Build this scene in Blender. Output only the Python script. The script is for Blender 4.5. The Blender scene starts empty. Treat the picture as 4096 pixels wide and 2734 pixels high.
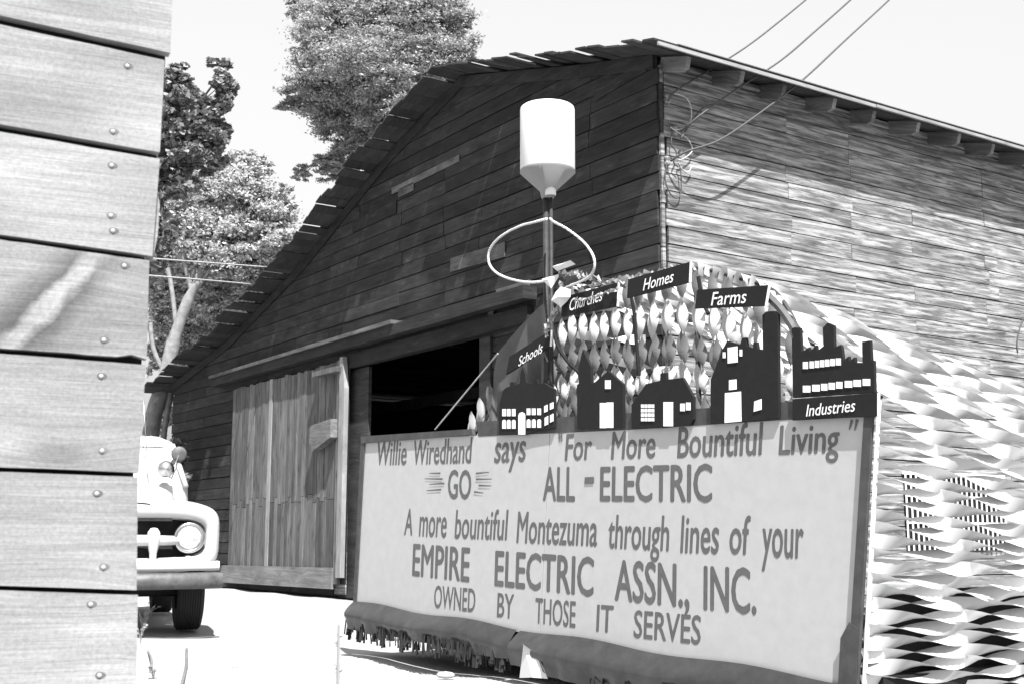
import bpy, math, random
import numpy as np
from mathutils import Matrix, Vector
random.seed(7)
R = random.random
def ru(a, b): return a + (b-a)*random.random()
sc = bpy.context.scene
col = sc.collection

# ------------------------------------------------------------------ camera, sky, sun, exposure
F = 5000.0; PT = math.atan(790/5000.0); CP, SP = math.cos(PT), math.sin(PT); H = 0.85
cam_d = bpy.data.cameras.new('camera'); cam = bpy.data.objects.new('camera', cam_d); col.objects.link(cam)
cam.location = (0, 0, H); cam.rotation_euler = (math.pi/2 + PT, 0, 0)
cam_d.sensor_width = 36; cam_d.lens = 36*F/4096; cam_d.clip_start = 0.05; cam_d.clip_end = 3000
cam_d.dof.use_dof = True; cam_d.dof.focus_distance = 8.5; cam_d.dof.aperture_fstop = 9
sc.camera = cam
LX, LY = -0.16, 0.60                                   # sunlight travel per metre of drop
w = bpy.data.worlds.new('World'); sc.world = w; w.use_nodes = True
nt = w.node_tree; nt.nodes.clear()
sky = nt.nodes.new('ShaderNodeTexSky'); sky.sky_type = 'NISHITA'; sky.sun_disc = False
sky.sun_elevation = math.atan(1/math.hypot(LX, LY)); sky.sun_rotation = math.atan2(-LX, -LY)
sky.dust_density = 1.0; sky.air_density = 7.0
bw = nt.nodes.new('ShaderNodeRGBToBW'); bg = nt.nodes.new('ShaderNodeBackground'); wo = nt.nodes.new('ShaderNodeOutputWorld')
nt.links.new(sky.outputs[0], bw.inputs[0]); nt.links.new(bw.outputs[0], bg.inputs[0]); nt.links.new(bg.outputs[0], wo.inputs[0])
bg.inputs[1].default_value = 0.08
sl = bpy.data.lights.new('sun', 'SUN'); sl.energy = 5.0; sl.angle = math.radians(0.5)
sun = bpy.data.objects.new('sun', sl); col.objects.link(sun)
sun.rotation_euler = Vector((LX, LY, -1)).to_track_quat('-Z', 'Y').to_euler()
sc.view_settings.view_transform = 'Standard'; sc.view_settings.look = 'None'; sc.view_settings.gamma = 1
sc.view_settings.use_curve_mapping = False; sc.view_settings.exposure = 1.4
sc.render.engine = 'CYCLES'

# ------------------------------------------------------------------ helpers
def v3(*a): return np.array(a, float)
def ray(x, y):
    X = (x*1.7437-2048)/F; Y = -(y*1.7437-1367)/F
    return v3(X, CP-Y*SP, SP+Y*CP)
def at(x, y, Y): r = ray(x, y); return v3(0, 0, H) + r*(Y/r[1])
def ground_at(x, y, z=0): r = ray(x, y); return v3(0, 0, H) + r*((z-H)/r[2])
class Frame:
    def __init__(s, o, a, b):
        s.o = v3(*o); s.a = v3(*a)/np.linalg.norm(a); b = v3(*b); b = b-s.a*np.dot(b, s.a); s.b = b/np.linalg.norm(b); s.n = np.cross(s.a, s.b)
    def P(s, x, y, z=0): return s.o+s.a*x+s.b*y+s.n*z
    def px(s, x, y, off=0):                               # where a line of sight meets the plane
        r = ray(x, y); c = v3(0, 0, H); t = np.dot(s.P(0, 0, off)-c, s.n)/np.dot(r, s.n); p = c+r*t-s.o
        return (float(np.dot(p, s.a)), float(np.dot(p, s.b)))
    def M(s, x, y, z=0):
        p = s.P(x, y, z)
        return Matrix(((s.a[0], s.b[0], s.n[0], p[0]), (s.a[1], s.b[1], s.n[1], p[1]), (s.a[2], s.b[2], s.n[2], p[2]), (0, 0, 0, 1)))
WORLD = {}
def put(o, M, parent=None):
    WORLD[o.name] = M; col.objects.link(o)
    if parent is not None: o.parent = parent; o.matrix_basis = WORLD[parent.name].inverted() @ M
    else: o.matrix_basis = M
    return o
def T(p): return Matrix.Translation(Vector([float(q) for q in p]))
def tag(o, label=None, cat=None, group=None, kind=None):
    for k, v in (('label', label), ('category', cat), ('group', group), ('kind', kind)):
        if v: o[k] = v
    return o
def empty(name, p, label, cat, group=None, M=None):
    o = bpy.data.objects.new(name, None); put(o, M if M is not None else T(p)); return tag(o, label, cat, group)
def mesh(name, V, Fc, mat, M=None, parent=None, smooth=False):
    V = [tuple(float(c) for c in p) for p in V]
    if M is None:
        c = np.mean(np.array(V), axis=0) if parent is not None else v3(0, 0, 0)
        if parent is None:
            a = np.array(V); c = v3(a[:, 0].mean(), a[:, 1].mean(), a[:, 2].min())
        V = [(p[0]-c[0], p[1]-c[1], p[2]-c[2]) for p in V]; M = T(c)
    me = bpy.data.meshes.new(name); me.from_pydata(V, [], Fc)
    for m in (mat if isinstance(mat, (list, tuple)) else [mat]): me.materials.append(m)
    if smooth:
        me.polygons.foreach_set('use_smooth', [True]*len(me.polygons))
    o = bpy.data.objects.new(name, me); return put(o, M, parent)
def prism(name, poly, z0, z1, fr, mat, parent=None, M0=None):
    n = len(poly); cx = sum(p[0] for p in poly)/n; cy = sum(p[1] for p in poly)/n
    area = sum(poly[i][0]*poly[(i+1) % n][1]-poly[(i+1) % n][0]*poly[i][1] for i in range(n))
    if area < 0: poly = poly[::-1]
    V = [(p[0]-cx, p[1]-cy, 0) for p in poly]+[(p[0]-cx, p[1]-cy, z1-z0) for p in poly]
    Fc = [tuple(range(n-1, -1, -1)), tuple(range(n, 2*n))]+[(i, (i+1) % n, n+(i+1) % n, n+i) for i in range(n)]
    return mesh(name, V, Fc, mat, fr.M(cx, cy, z0), parent)
def rect(x0, y0, x1, y1): return [(x0, y0), (x1, y0), (x1, y1), (x0, y1)]
class MB:
    def __init__(s): s.V = []; s.F = []
    def add(s, V, Fc): k = len(s.V); s.V += [tuple(p) for p in V]; s.F += [tuple(i+k for i in f) for f in Fc]
    def box(s, x0, y0, z0, x1, y1, z1, X=None):
        V = [(x, y, z) for z in (z0, z1) for (x, y) in ((x0, y0), (x1, y0), (x1, y1), (x0, y1))]
        if X: V = [X(*p) for p in V]
        s.add(V, [(3, 2, 1, 0), (4, 5, 6, 7), (0, 1, 5, 4), (1, 2, 6, 5), (2, 3, 7, 6), (3, 0, 4, 7)])
    def tube(s, pts, r, n=6, cap=True):
        pts = [v3(*p) for p in pts]; m = len(pts); rs = r if isinstance(r, (list, tuple)) else [r]*m
        V = []; up = v3(0.13, 0.21, 0.97)
        for i, p in enumerate(pts):
            d = pts[min(i+1, m-1)]-pts[max(i-1, 0)]; d = d/(np.linalg.norm(d)+1e-9)
            u = np.cross(d, up)
            if np.linalg.norm(u) < .1: u = np.cross(d, v3(1, 0, 0))
            u /= np.linalg.norm(u); q = np.cross(d, u)
            for k in range(n):
                a = 2*math.pi*k/n; V.append(p+(u*math.cos(a)+q*math.sin(a))*rs[i])
        Fc = [(i*n+k, i*n+(k+1) % n, (i+1)*n+(k+1) % n, (i+1)*n+k) for i in range(m-1) for k in range(n)]
        if cap: Fc += [tuple(range(n-1, -1, -1)), tuple((m-1)*n+k for k in range(n))]
        s.add(V, Fc)
    def lathe(s, prof, c, n=24, axis='z'):
        V = []
        for (r, h) in prof:
            for k in range(n):
                a = 2*math.pi*k/n; x, y = r*math.cos(a), r*math.sin(a)
                V.append((c[0]+x, c[1]+y, c[2]+h) if axis == 'z' else ((c[0]+x, c[1]+h, c[2]+y) if axis == 'y' else (c[0]+h, c[1]+x, c[2]+y)))
        m = len(prof)
        Fc = [(i*n+k, i*n+(k+1) % n, (i+1)*n+(k+1) % n, (i+1)*n+k) for i in range(m-1) for k in range(n)]
        s.add(V, Fc)
    def build(s, name, mat, parent=None, smooth=False, M=None): return mesh(name, s.V, s.F, mat, M, parent, smooth)
def smooth_path(pts, k=6):
    out = []; P = [v3(*p) for p in pts]; n = len(P)
    for i in range(n-1):
        p0, p1, p2, p3 = P[max(i-1, 0)], P[i], P[i+1], P[min(i+2, n-1)]
        for j in range(k):
            t = j/k; out.append(.5*((2*p1)+(p2-p0)*t+(2*p0-5*p1+4*p2-p3)*t*t+(3*p1-p0-3*p2+p3)*t**3))
    out.append(P[-1]); return out

# ------------------------------------------------------------------ materials
def mat_base(name, rough=.8):
    m = bpy.data.materials.new(name); m.use_nodes = True; t = m.node_tree; b = t.nodes['Principled BSDF']
    b.inputs['Roughness'].default_value = rough; b.inputs['Specular IOR Level'].default_value = .3
    return m, t, b
def N(t, ty, **kw):
    n = t.nodes.new(ty)
    for k, v in kw.items(): setattr(n, k, v)
    return n
def math_n(t, op, a, b, clamp=False):
    n = N(t, 'ShaderNodeMath', operation=op, use_clamp=clamp)
    for i, q in enumerate((a, b)):
        if q is None: continue
        if isinstance(q, (int, float)): n.inputs[i].default_value = q
        else: t.links.new(q, n.inputs[i])
    return n.outputs[0]
def ramp(t, fac, stops):
    r = N(t, 'ShaderNodeValToRGB'); e = r.color_ramp.elements
    while len(e) < len(stops): e.new(.5)
    for k, (p, c) in zip(e, stops): k.position = p; k.color = (c, c, c, 1)
    t.links.new(fac, r.inputs[0]); return r.outputs[0]
def noise(t, vec, scale, sv=(1, 1, 1), detail=4, rough=.55, dist=0):
    mp = N(t, 'ShaderNodeMapping'); mp.inputs['Scale'].default_value = sv; t.links.new(vec, mp.inputs[0])
    n = N(t, 'ShaderNodeTexNoise'); n.inputs['Scale'].default_value = scale; n.inputs['Detail'].default_value = detail
    n.inputs['Roughness'].default_value = rough; n.inputs['Distortion'].default_value = dist
    t.links.new(mp.outputs[0], n.inputs['Vector']); return n.outputs['Fac']
def wood(name, lo, hi, patch=.0, patch_val=.6, knots=.25, var=.3, bump=.4, rough=.85, grain=1.0, vert=False, bendk=.06, speck=.14, blots=(.72, 1.2), flame=False, spread=(.35, .68)):
    m, t, b = mat_base(name, rough)
    tc = N(t, 'ShaderNodeTexCoord'); oi = N(t, 'ShaderNodeObjectInfo')
    cb = N(t, 'ShaderNodeCombineXYZ'); r1 = math_n(t, 'MULTIPLY', oi.outputs['Random'], 57.0)
    t.links.new(r1, cb.inputs[0]); t.links.new(math_n(t, 'MULTIPLY', oi.outputs['Random'], 23.0), cb.inputs[1])
    ad = N(t, 'ShaderNodeVectorMath', operation='ADD'); t.links.new(tc.outputs['Object'], ad.inputs[0]); t.links.new(cb.outputs[0], ad.inputs[1])
    v = ad.outputs[0]
    # knots bend the grain round them
    mp = N(t, 'ShaderNodeMapping'); mp.inputs['Scale'].default_value = (1.6, 4.5, 1) if not vert else (4.5, 1.6, 1); t.links.new(v, mp.inputs[0])
    vo = N(t, 'ShaderNodeTexVoronoi'); vo.inputs['Scale'].default_value = 1.0; vo.voronoi_dimensions = '2D'; t.links.new(mp.outputs[0], vo.inputs['Vector'])
    kn = ramp(t, vo.outputs['Distance'], [(0, 1), (.06, .85), (.11, .25), (.2, 0)])
    sv = (.7, 16, 4) if not vert else (16, .7, 4)
    kb = N(t, 'ShaderNodeVectorMath', operation='MULTIPLY_ADD'); kv = N(t, 'ShaderNodeCombineXYZ')
    bend = ramp(t, vo.outputs['Distance'], [(0, 1), (.35, .0)])
    t.links.new(math_n(t, 'MULTIPLY', bend, bendk), kv.inputs[0 if vert else 1]); kb.inputs[1].default_value = (1, 1, 1)
    t.links.new(v, kb.inputs[0]); t.links.new(kv.outputs[0], kb.inputs[2]); gv = kb.outputs[0]
    g1 = noise(t, gv, 2.2*grain, sv, 9, .62, .25)
    g2 = noise(t, gv, 9*grain, (sv[0]*.5, sv[1]*.9, 4) if not vert else (sv[0]*.9, sv[1]*.5, 4), 5, .7)
    mx = math_n(t, 'ADD', math_n(t, 'MULTIPLY', g1, .66), math_n(t, 'MULTIPLY', g2, .34))
    c = ramp(t, mx, [(spread[0], lo), ((spread[0]+spread[1])/2, (lo+hi)*.48), (spread[1], hi)])
    blot = ramp(t, noise(t, v, 2.4, (.8, 2.2, 1) if not vert else (2.2, .8, 1), 6, .6), [(.3, blots[0]), (.7, blots[1])])
    sp = noise(t, v, 110, (1, 1, 1), 3, .8); sp = ramp(t, sp, [(.25, 1-speck*1.6), (.75, 1+speck*1.6)])
    blot = math_n(t, 'MULTIPLY', blot, sp)
    c = math_n(t, 'MULTIPLY', c, blot)
    if flame:                                    # a dark knot with a pale tongue of grain across it
        fm_ = N(t, 'ShaderNodeMapping'); fm_.inputs['Rotation'].default_value = (0, 0, math.radians(-52)); fm_.inputs['Location'].default_value = (.04, .02, 0); t.links.new(tc.outputs['Object'], fm_.inputs[0])
        ss = N(t, 'ShaderNodeSeparateXYZ'); t.links.new(fm_.outputs[0], ss.inputs[0])
        wv = math_n(t, 'ADD', ss.outputs[1], math_n(t, 'MULTIPLY', noise(t, tc.outputs['Object'], 14, (1, 1, 1), 5, .6), .05))
        band = ramp(t, math_n(t, 'ADD', math_n(t, 'MULTIPLY', wv, 5.5), .36), [(.15, 1), (.36, .45), (.46, 1.45), (.58, 1.3), (.66, .42), (.95, 1)])
        ln = N(t, 'ShaderNodeVectorMath', operation='LENGTH'); t.links.new(tc.outputs['Object'], ln.inputs[0])
        mk = ramp(t, math_n(t, 'MULTIPLY', ln.outputs['Value'], 4.0), [(.35, 1), (.85, 0)])
        c = math_n(t, 'MULTIPLY', c, math_n(t, 'ADD', 1.0, math_n(t, 'MULTIPLY', mk, math_n(t, 'SUBTRACT', band, 1.0))))
    if patch > 0:
        pn = noise(t, v, 3.6, (.42, 6.5, 1) if not vert else (3.2, .9, 1), 9, .68, .5)
        pm = ramp(t, pn, [(.56-patch*.22, 0), (.76-patch*.18, 1)])
        mxn = N(t, 'ShaderNodeMix', data_type='FLOAT'); t.links.new(pm, mxn.inputs[0]); t.links.new(c, mxn.inputs[2]); mxn.inputs[3].default_value = patch_val; c = mxn.outputs[0]
    c = math_n(t, 'MULTIPLY', c, math_n(t, 'SUBTRACT', 1.0, math_n(t, 'MULTIPLY', kn, knots*2.0)))
    c = math_n(t, 'MULTIPLY', c, math_n(t, 'ADD', 1-var, math_n(t, 'MULTIPLY', oi.outputs['Random'], 2*var)))
    t.links.new(c, b.inputs['Base Color'])
    bp = N(t, 'ShaderNodeBump'); bp.inputs['Strength'].default_value = bump; bp.inputs['Distance'].default_value = .006
    t.links.new(mx, bp.inputs['Height']); t.links.new(bp.outputs[0], b.inputs['Normal'])
    return m
def plain(name, c, rough=.7, metal=0, var=.12, scale=9, bump=0.1, spec=.3, dist=.004):
    m, t, b = mat_base(name, rough); b.inputs['Specular IOR Level'].default_value = spec
    tc = N(t, 'ShaderNodeTexCoord'); n = noise(t, tc.outputs['Object'], scale, (1, 1, 1), 6, .6)
    cc = ramp(t, n, [(.3, c*(1-var)), (.7, c*(1+var))]); t.links.new(cc, b.inputs['Base Color']); b.inputs['Metallic'].default_value = metal
    if bump:
        bp = N(t, 'ShaderNodeBump'); bp.inputs['Strength'].default_value = bump; bp.inputs['Distance'].default_value = dist
        t.links.new(n, bp.inputs['Height']); t.links.new(bp.outputs[0], b.inputs['Normal'])
    return m
def thin(name, c, trans=.35, rough=.35, spec=.5, var=.1):
    m, t, b = mat_base(name, rough); b.inputs['Specular IOR Level'].default_value = spec
    ge = N(t, 'ShaderNodeNewGeometry'); cc = ramp(t, ge.outputs['Random Per Island'], [(0, c*(1-var)), (1, c*(1+var))])
    t.links.new(cc, b.inputs['Base Color']); tr = N(t, 'ShaderNodeBsdfTranslucent'); t.links.new(cc, tr.inputs[0])
    mx = N(t, 'ShaderNodeMixShader'); mx.inputs[0].default_value = trans
    t.links.new(b.outputs[0], mx.inputs[1]); t.links.new(tr.outputs[0], mx.inputs[2]); t.links.new(mx.outputs[0], t.nodes['Material Output'].inputs[0])
    return m
M_near = wood('weathered_plank', .125, .30, blots=(.72, 1.25), knots=.16, var=.10, bump=.5, grain=1.6, patch=.0, spread=(.22, .80), bendk=.03)
M_stain = wood('stained_wood', .085, .14, knots=.1, var=.1, bump=.3, grain=2.0)
M_near2 = wood('knotty_plank', .12, .27, knots=.1, var=.02, bump=.6, grain=1.4, patch=.0, spread=(.25, .75), bendk=.03, flame=True, blots=(.6, 1.25))
M_side = wood('peeled_siding', .045, .17, patch=.5, patch_val=.37, blots=(.6, 1.3), knots=.2, var=.16, bump=.5)
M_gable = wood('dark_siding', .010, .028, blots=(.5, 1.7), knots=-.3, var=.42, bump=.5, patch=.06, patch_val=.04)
M_gpale = wood('pale_replacement_board', .06, .13, blots=(.5, 1.4), knots=.2, var=.2, bump=.4)
M_door = wood('door_board', .05, .17, knots=.2, var=.4, bump=.5, vert=True)
M_doorp = wood('pale_door_board', .2, .32, knots=.1, var=.1, bump=.3, vert=True)
M_roofb = wood('roof_board', .025, .06, knots=.1, var=.3)
M_roofedge = wood('grey_roof_edge', .16, .28, knots=.05, var=.1)
M_raft = wood('rafter_wood', .08, .22, knots=.1, var=.15)
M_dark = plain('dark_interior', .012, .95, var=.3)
M_black = plain('black_paint', .013, .8, var=.15, scale=30, spec=.15)
M_white = plain('white_paint', .7, .6, var=.05, spec=.2)
M_sign = plain('pale_sign_paint', .37, .55, var=.045, scale=14, spec=.25, bump=.12)
M_letter = plain('grey_lettering_paint', .095, .6, var=.12, scale=22, bump=0, spec=.2)
M_trim = plain('dark_crepe_trim', .05, .75, var=.3, scale=12)
M_cloth = plain('grey_skirt_cloth', .022, .34, var=.35, scale=9, bump=.5, spec=.6, dist=.01)
M_fringe = plain('dark_fringe', .02, .9)
M_tarp = plain('dark_tarpaulin', .07, .8, var=.25, scale=5, bump=.3)
M_can = plain('white_enamel', .55, .45, var=.02, spec=.4)
M_cone = plain('shaded_enamel_cone', .20, .5, var=.05)  # same white enamel as the drum, darkened in colour for the shade beneath
M_pole = plain('dark_iron', .025, .65, var=.3, spec=.25, scale=30)
M_rope = plain('white_rope', .5, .8, var=.1, scale=60)
M_wire = plain('grey_cable', .06, .6, var=.2, scale=40)
M_wire2 = plain('pale_cable', .35, .6, var=.2, scale=40)
def two_tone(name, front, back, trans, rough):
    m, t, b = mat_base(name, rough); b.inputs['Specular IOR Level'].default_value = .6
    ge = N(t, 'ShaderNodeNewGeometry'); mx = N(t, 'ShaderNodeMix', data_type='FLOAT'); t.links.new(ge.outputs['Backfacing'], mx.inputs[0]); mx.inputs[2].default_value = front; mx.inputs[3].default_value = back
    t.links.new(mx.outputs[0], b.inputs['Base Color']); tr = N(t, 'ShaderNodeBsdfTranslucent'); tr.inputs[0].default_value = (.5, .5, .5, 1)
    ms = N(t, 'ShaderNodeMixShader'); ms.inputs[0].default_value = trans; t.links.new(b.outputs[0], ms.inputs[1]); t.links.new(tr.outputs[0], ms.inputs[2]); t.links.new(ms.outputs[0], t.nodes['Material Output'].inputs[0])
    return m
M_rib = two_tone('shade_backed_ribbon', .55, .12, .05, .32)       # pale one side; grey reverse paints in the shaded faces of the twists
M_rib2 = two_tone('white_shade_backed_ribbon', .62, .34, .10, .32)  # brighter pair, its reverse also greyed to stand for shaded faces
M_paint = plain('cream_truck_paint', .42, .25, var=.03, spec=.5, bump=0)
M_chrome = plain('chrome', .45, .25, metal=1, var=.05, bump=0)
M_bump = plain('dull_bumper', .085, .5, metal=.2, var=.35, scale=14)
M_tyre = plain('tyre_rubber', .018, .85, var=.2)
M_glass = plain('lamp_glass', .75, .08, metal=.6, var=.1, bump=.2, scale=40)
M_win = plain('window_glass', .30, .15, var=.05, bump=0, spec=.8)
M_nail = plain('nail_head', .36, .6, metal=.2, var=.3)
M_ins = plain('porcelain', .16, .3, spec=.6)
def leaf_mat(name, c, tr=.35, var=.45):
    return thin(name, c, tr, .5, .4, var)
M_leafA = leaf_mat('broad_leaf', .21, .3, .6); M_leafB = leaf_mat('pale_leaf', .48, .45, .5); M_leafC = leaf_mat('feathery_leaf', .34, .42, .5)
M_bark = plain('pale_bark', .20, .9, var=.3, scale=8, bump=.5, dist=.02); M_barkd = plain('dark_bark', .06, .9, var=.3, scale=8, bump=.5, dist=.02)
M_weed = leaf_mat('dry_weed', .3, .3, .4)
M_stone = plain('stone', .38, .9, var=.2, scale=14, bump=.4)
# dusty ground
m, t, b = mat_base('dusty_ground', .95); tc = N(t, 'ShaderNodeTexCoord')
n1 = noise(t, tc.outputs['Object'], .8, (1, 1, 1), 8, .6); n2 = noise(t, tc.outputs['Object'], 26, (1, 1, 1), 6, .7)
s_ = math_n(t, 'ADD', math_n(t, 'MULTIPLY', n1, .6), math_n(t, 'MULTIPLY', n2, .4))
t.links.new(ramp(t, s_, [(.3, .20), (.42, .25), (.7, .29)]), b.inputs['Base Color'])
bp = N(t, 'ShaderNodeBump'); bp.inputs['Strength'].default_value = .6; bp.inputs['Distance'].default_value = .02
t.links.new(s_, bp.inputs['Height']); t.links.new(bp.outputs[0], b.inputs['Normal']); M_ground = m

# ------------------------------------------------------------------ ground
V = []; Fc = []; xs = [-900, -200, -60]+[-14+.35*i for i in range(80)]+[40, 120, 500, 900]; ys = [-60, -10]+[1+.35*i for i in range(75)]+[35, 60, 150, 500, 1500]
for j, y in enumerate(ys):
    for i, x in enumerate(xs):
        z = .018*math.sin(x*1.3+y*.7)+.014*math.sin(x*2.9-y*2.1)+.01*math.sin(y*4.3+x) if -14 < x < 14 and 1 < y < 27 else 0
        V.append((x, y, z-.01))
nx = len(xs)
for j in range(len(ys)-1):
    for i in range(nx-1): Fc.append((j*nx+i, j*nx+i+1, (j+1)*nx+i+1, (j+1)*nx+i))
tag(mesh('ground', V, Fc, M_ground, T((0, 0, 0)), smooth=True), kind='structure')

# ------------------------------------------------------------------ barn
th = math.radians(-34.3)
gd = v3(math.sin(th), math.cos(th), 0); sd = v3(math.cos(th), -math.sin(th), 0)
C = at(1515, 600, 13.0); C[2] = 0
G = Frame(C, -gd, (0, 0, 1)); S = Frame(C, sd, (0, 0, 1))          # gable wall and side wall
prof = [(-15.1, 4.0), (-12.1, 4.52), (-8.9, 5.42), (-5.96, 6.53), (-3.95, 7.08), (-1.3, 6.38), (0, 6.07)]
def roof_z(x):
    for (a, za), (b_, zb) in zip(prof, prof[1:]):
        if a <= x <= b_: return za+(zb-za)*(x-a)/(b_-a)
    return prof[0][1] if x < prof[0][0] else prof[-1][1]
barn = empty('barn', G.P(-7.5, 0, 0), 'big dark plank barn with sagging gambrel roof and sunlit side wall', 'barn')
# gable siding: one object per board
pitch = .197
def clip_top(x0, x1, z0, z1):
    """board cut to the roof line; None where it is above the roof"""
    xs = sorted(set([x0, x1]+[p[0] for p in prof if x0 < p[0] < x1])); top = []
    for x in xs:
        top.append((x, min(z1, roof_z(x)-.015)))
    fine = []
    n = 10
    for i in range(n+1):
        x = x0+(x1-x0)*i/n; fine.append((x, min(z1, roof_z(x)-.015)))
    keep = [p for p in fine if p[1] > z0+.004]
    if len(keep) < 2: return None
    a, b_ = keep[0][0], keep[-1][0]
    pts = [(a, z0), (b_, z0)]+keep[::-1]
    out = []
    for p in pts:
        if not out or abs(out[-1][0]-p[0])+abs(out[-1][1]-p[1]) > 1e-4: out.append(p)
    # drop collinear points
    res = []
    for i, p in enumerate(out):
        a_, c_ = out[i-1], out[(i+1) % len(out)]
        if abs((p[0]-a_[0])*(c_[1]-a_[1])-(p[1]-a_[1])*(c_[0]-a_[0])) > 1e-5: res.append(p)
    return res if len(res) > 2 else None
OPX0, OPX1, OPZ = -7.35, -3.44, 3.42
JOINTS = [-13.2, -11.6, -9.1, -7.9, -6.9, -5.6, -4.4, -3.5, -2.35, -1.15]
row = 0; z = .02
gable_pale = {(18, 5), (16, 6), (21, 6), (22, 7), (14, 4), (25, 7)}
while z < 7.05:
    z1 = z+pitch-.010
    cuts = [-15.05]+[j+ru(-.04, .04) for j in JOINTS if R() < .42]+[0.0]
    segs = []
    for a, b_ in zip(cuts, cuts[1:]):
        if z < OPZ-.05:
            if b_ <= OPX0 or a >= OPX1: segs.append((a, b_))
            else:
                if a < OPX0: segs.append((a, OPX0))
                if b_ > OPX1: segs.append((OPX1, b_))
        else: segs.append((a, b_))
    for k, (a, b_) in enumerate(segs):
        e = ru(-.005, .045) if b_ == 0.0 else 0
        wob = ru(-.006, .006)
        pl = clip_top(a+.004, b_-.004+e, z+max(0, wob), z1+min(0, wob)) if b_ < .001 else None
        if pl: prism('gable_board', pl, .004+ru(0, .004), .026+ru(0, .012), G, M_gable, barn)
    row += 1; z += pitch
# individual pale or proud boards seen on the dark gable (patches nailed over)
for a, b_, mt, th_ in [((905, 447), (1060, 372), M_gpale, .075), ((1010, 735), (1135, 700), M_gpale, .09), ((1145, 690), (1222, 668), M_gpale, .11), ((1040, 625), (1165, 590), M_gpale, .15), ((920, 455), (955, 438), M_gpale, .1), ((815, 535), (915, 490), M_gable, .15), ((1370, 235), (1490, 165), M_gable, .1)]:
    p, q = G.px(*a), G.px(*b_)
    prism('patch_board', [(p[0], p[1]), (q[0], q[1]), (q[0], q[1]+th_*1.25), (p[0], p[1]+th_*1.25)], .040, .050, G, mt, barn)
p = G.px(1137, 708); prism('patch_board', rect(p[0]-.06, p[1]-.27, p[0]+.06, p[1]+.12), .058, .080, G, M_gpale, barn)
# gable rake board just under the roof
for (a, za), (b_, zb) in zip(prof, prof[1:]):
    if a < -13: za -= .0
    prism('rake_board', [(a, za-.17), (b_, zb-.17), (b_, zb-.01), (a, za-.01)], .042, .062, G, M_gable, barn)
# dark backing so no light leaks through the joints; closed building
def wallpoly(name, poly, z0, z1, fr, mt): return prism(name, poly, z0, z1, fr, mt, barn)
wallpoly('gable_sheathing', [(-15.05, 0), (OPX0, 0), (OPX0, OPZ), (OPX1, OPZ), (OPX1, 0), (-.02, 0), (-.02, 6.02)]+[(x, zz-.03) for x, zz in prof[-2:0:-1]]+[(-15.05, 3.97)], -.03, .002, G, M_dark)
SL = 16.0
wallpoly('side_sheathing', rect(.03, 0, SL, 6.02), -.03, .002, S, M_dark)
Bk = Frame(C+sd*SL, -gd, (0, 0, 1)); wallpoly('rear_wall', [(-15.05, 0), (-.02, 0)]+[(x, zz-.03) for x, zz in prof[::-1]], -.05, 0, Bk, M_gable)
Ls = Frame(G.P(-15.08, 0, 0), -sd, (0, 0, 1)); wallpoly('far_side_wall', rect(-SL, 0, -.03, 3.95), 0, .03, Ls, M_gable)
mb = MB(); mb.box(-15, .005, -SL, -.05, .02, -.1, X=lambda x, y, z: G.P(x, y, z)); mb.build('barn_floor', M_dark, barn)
# interior beams glimpsed in the doorway
for k in range(4):
    mb = MB(); mb.box(-14.5, 3.1+.12*k, -2.2-1.9*k, -.4, 3.26+.12*k, -2.06-1.9*k, X=lambda x, y, z: G.P(x, y, z)); mb.build('tie_beam', M_gable, barn)
# side siding boards
row = 0; z = .03
while z < 6.0:
    z1 = min(z+pitch-.013, 6.03)
    cuts = [-.0]+sorted([j+ru(-.05, .05) for j in (1.95, 3.05, 4.15, 5.65, 5.9, 7.6, 9.3, 11.2, 13.1) if R() < .48])+[SL]
    for k, (a, b_) in enumerate(zip(cuts, cuts[1:])):
        if b_-a < .25: continue
        d = ru(0, .012); t0 = ru(-.004, .004)
        a2 = a+(.05+ru(0, .05) if a == 0 else .002)
        prism('side_board', [(a2, z+t0), (b_-.002, z+ru(-.004, .004)), (b_-.002, z1), (a2, z1)], .004+d, .026+d+ru(0, .006), S, M_side, barn)
    z += pitch
# corner pieces
z = .1
while z < 5.85:
    h_ = ru(.25, .7); prism('corner_board', rect(.004, z, .045+ru(0, .012), min(z+h_-.012, 5.95)), .006, .034+ru(0, .012), S, M_side if R() < .75 else M_gable, barn); z += h_
# door, sliding on a track
DX0, DX1 = G.px(528, 1100, .15)[0], G.px(793, 1100, .15)[0]
door = None
nb = 29; wd = (DX1-.32-DX0)/nb
PALE = {11}
x = DX0
for i in range(nb):
    ww = wd*ru(.75, 1.25) if i < nb-1 else (DX1-.32)-x
    top = 3.53+ru(-.02, .02)
    split = 1.48+ru(-.08, .08)
    mt = M_doorp if i in PALE else M_door
    dz = ru(0, .012)
    if i in PALE: prism('door_plank', rect(x+.004, .33, x+ww-.004, top), .12, .158, G, mt, barn)
    else:
        prism('door_plank', rect(x+.005, .33, x+ww-.005, split-.004), .12, .14+dz, G, mt, barn)
        prism('door_plank', rect(x+.005, split+.004, x+ww-.005, top), .12, .14+dz, G, mt, barn)
    x += ww
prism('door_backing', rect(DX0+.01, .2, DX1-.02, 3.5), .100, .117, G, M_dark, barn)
M_kick = wood('kick_board_wood', .11, .24, knots=.1, var=.05)
prism('door_kick_board', [G.px(500, 1334, .2), G.px(760, 1350, .2), G.px(762, 1301, .2), G.px(509, 1295, .2)], .165, .205, G, M_kick, barn)
prism('door_stile', rect(DX1-.30, .2, DX1-.16, 3.55), .13, .18, G, M_door, barn)
prism('door_stile', [(DX1-.15, .3), (DX1-.0, .3), (DX1+.02, 3.1), (DX1-.06, 3.58), (DX1-.15, 3.58)], .14, .215, G, M_doorp, barn)
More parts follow.
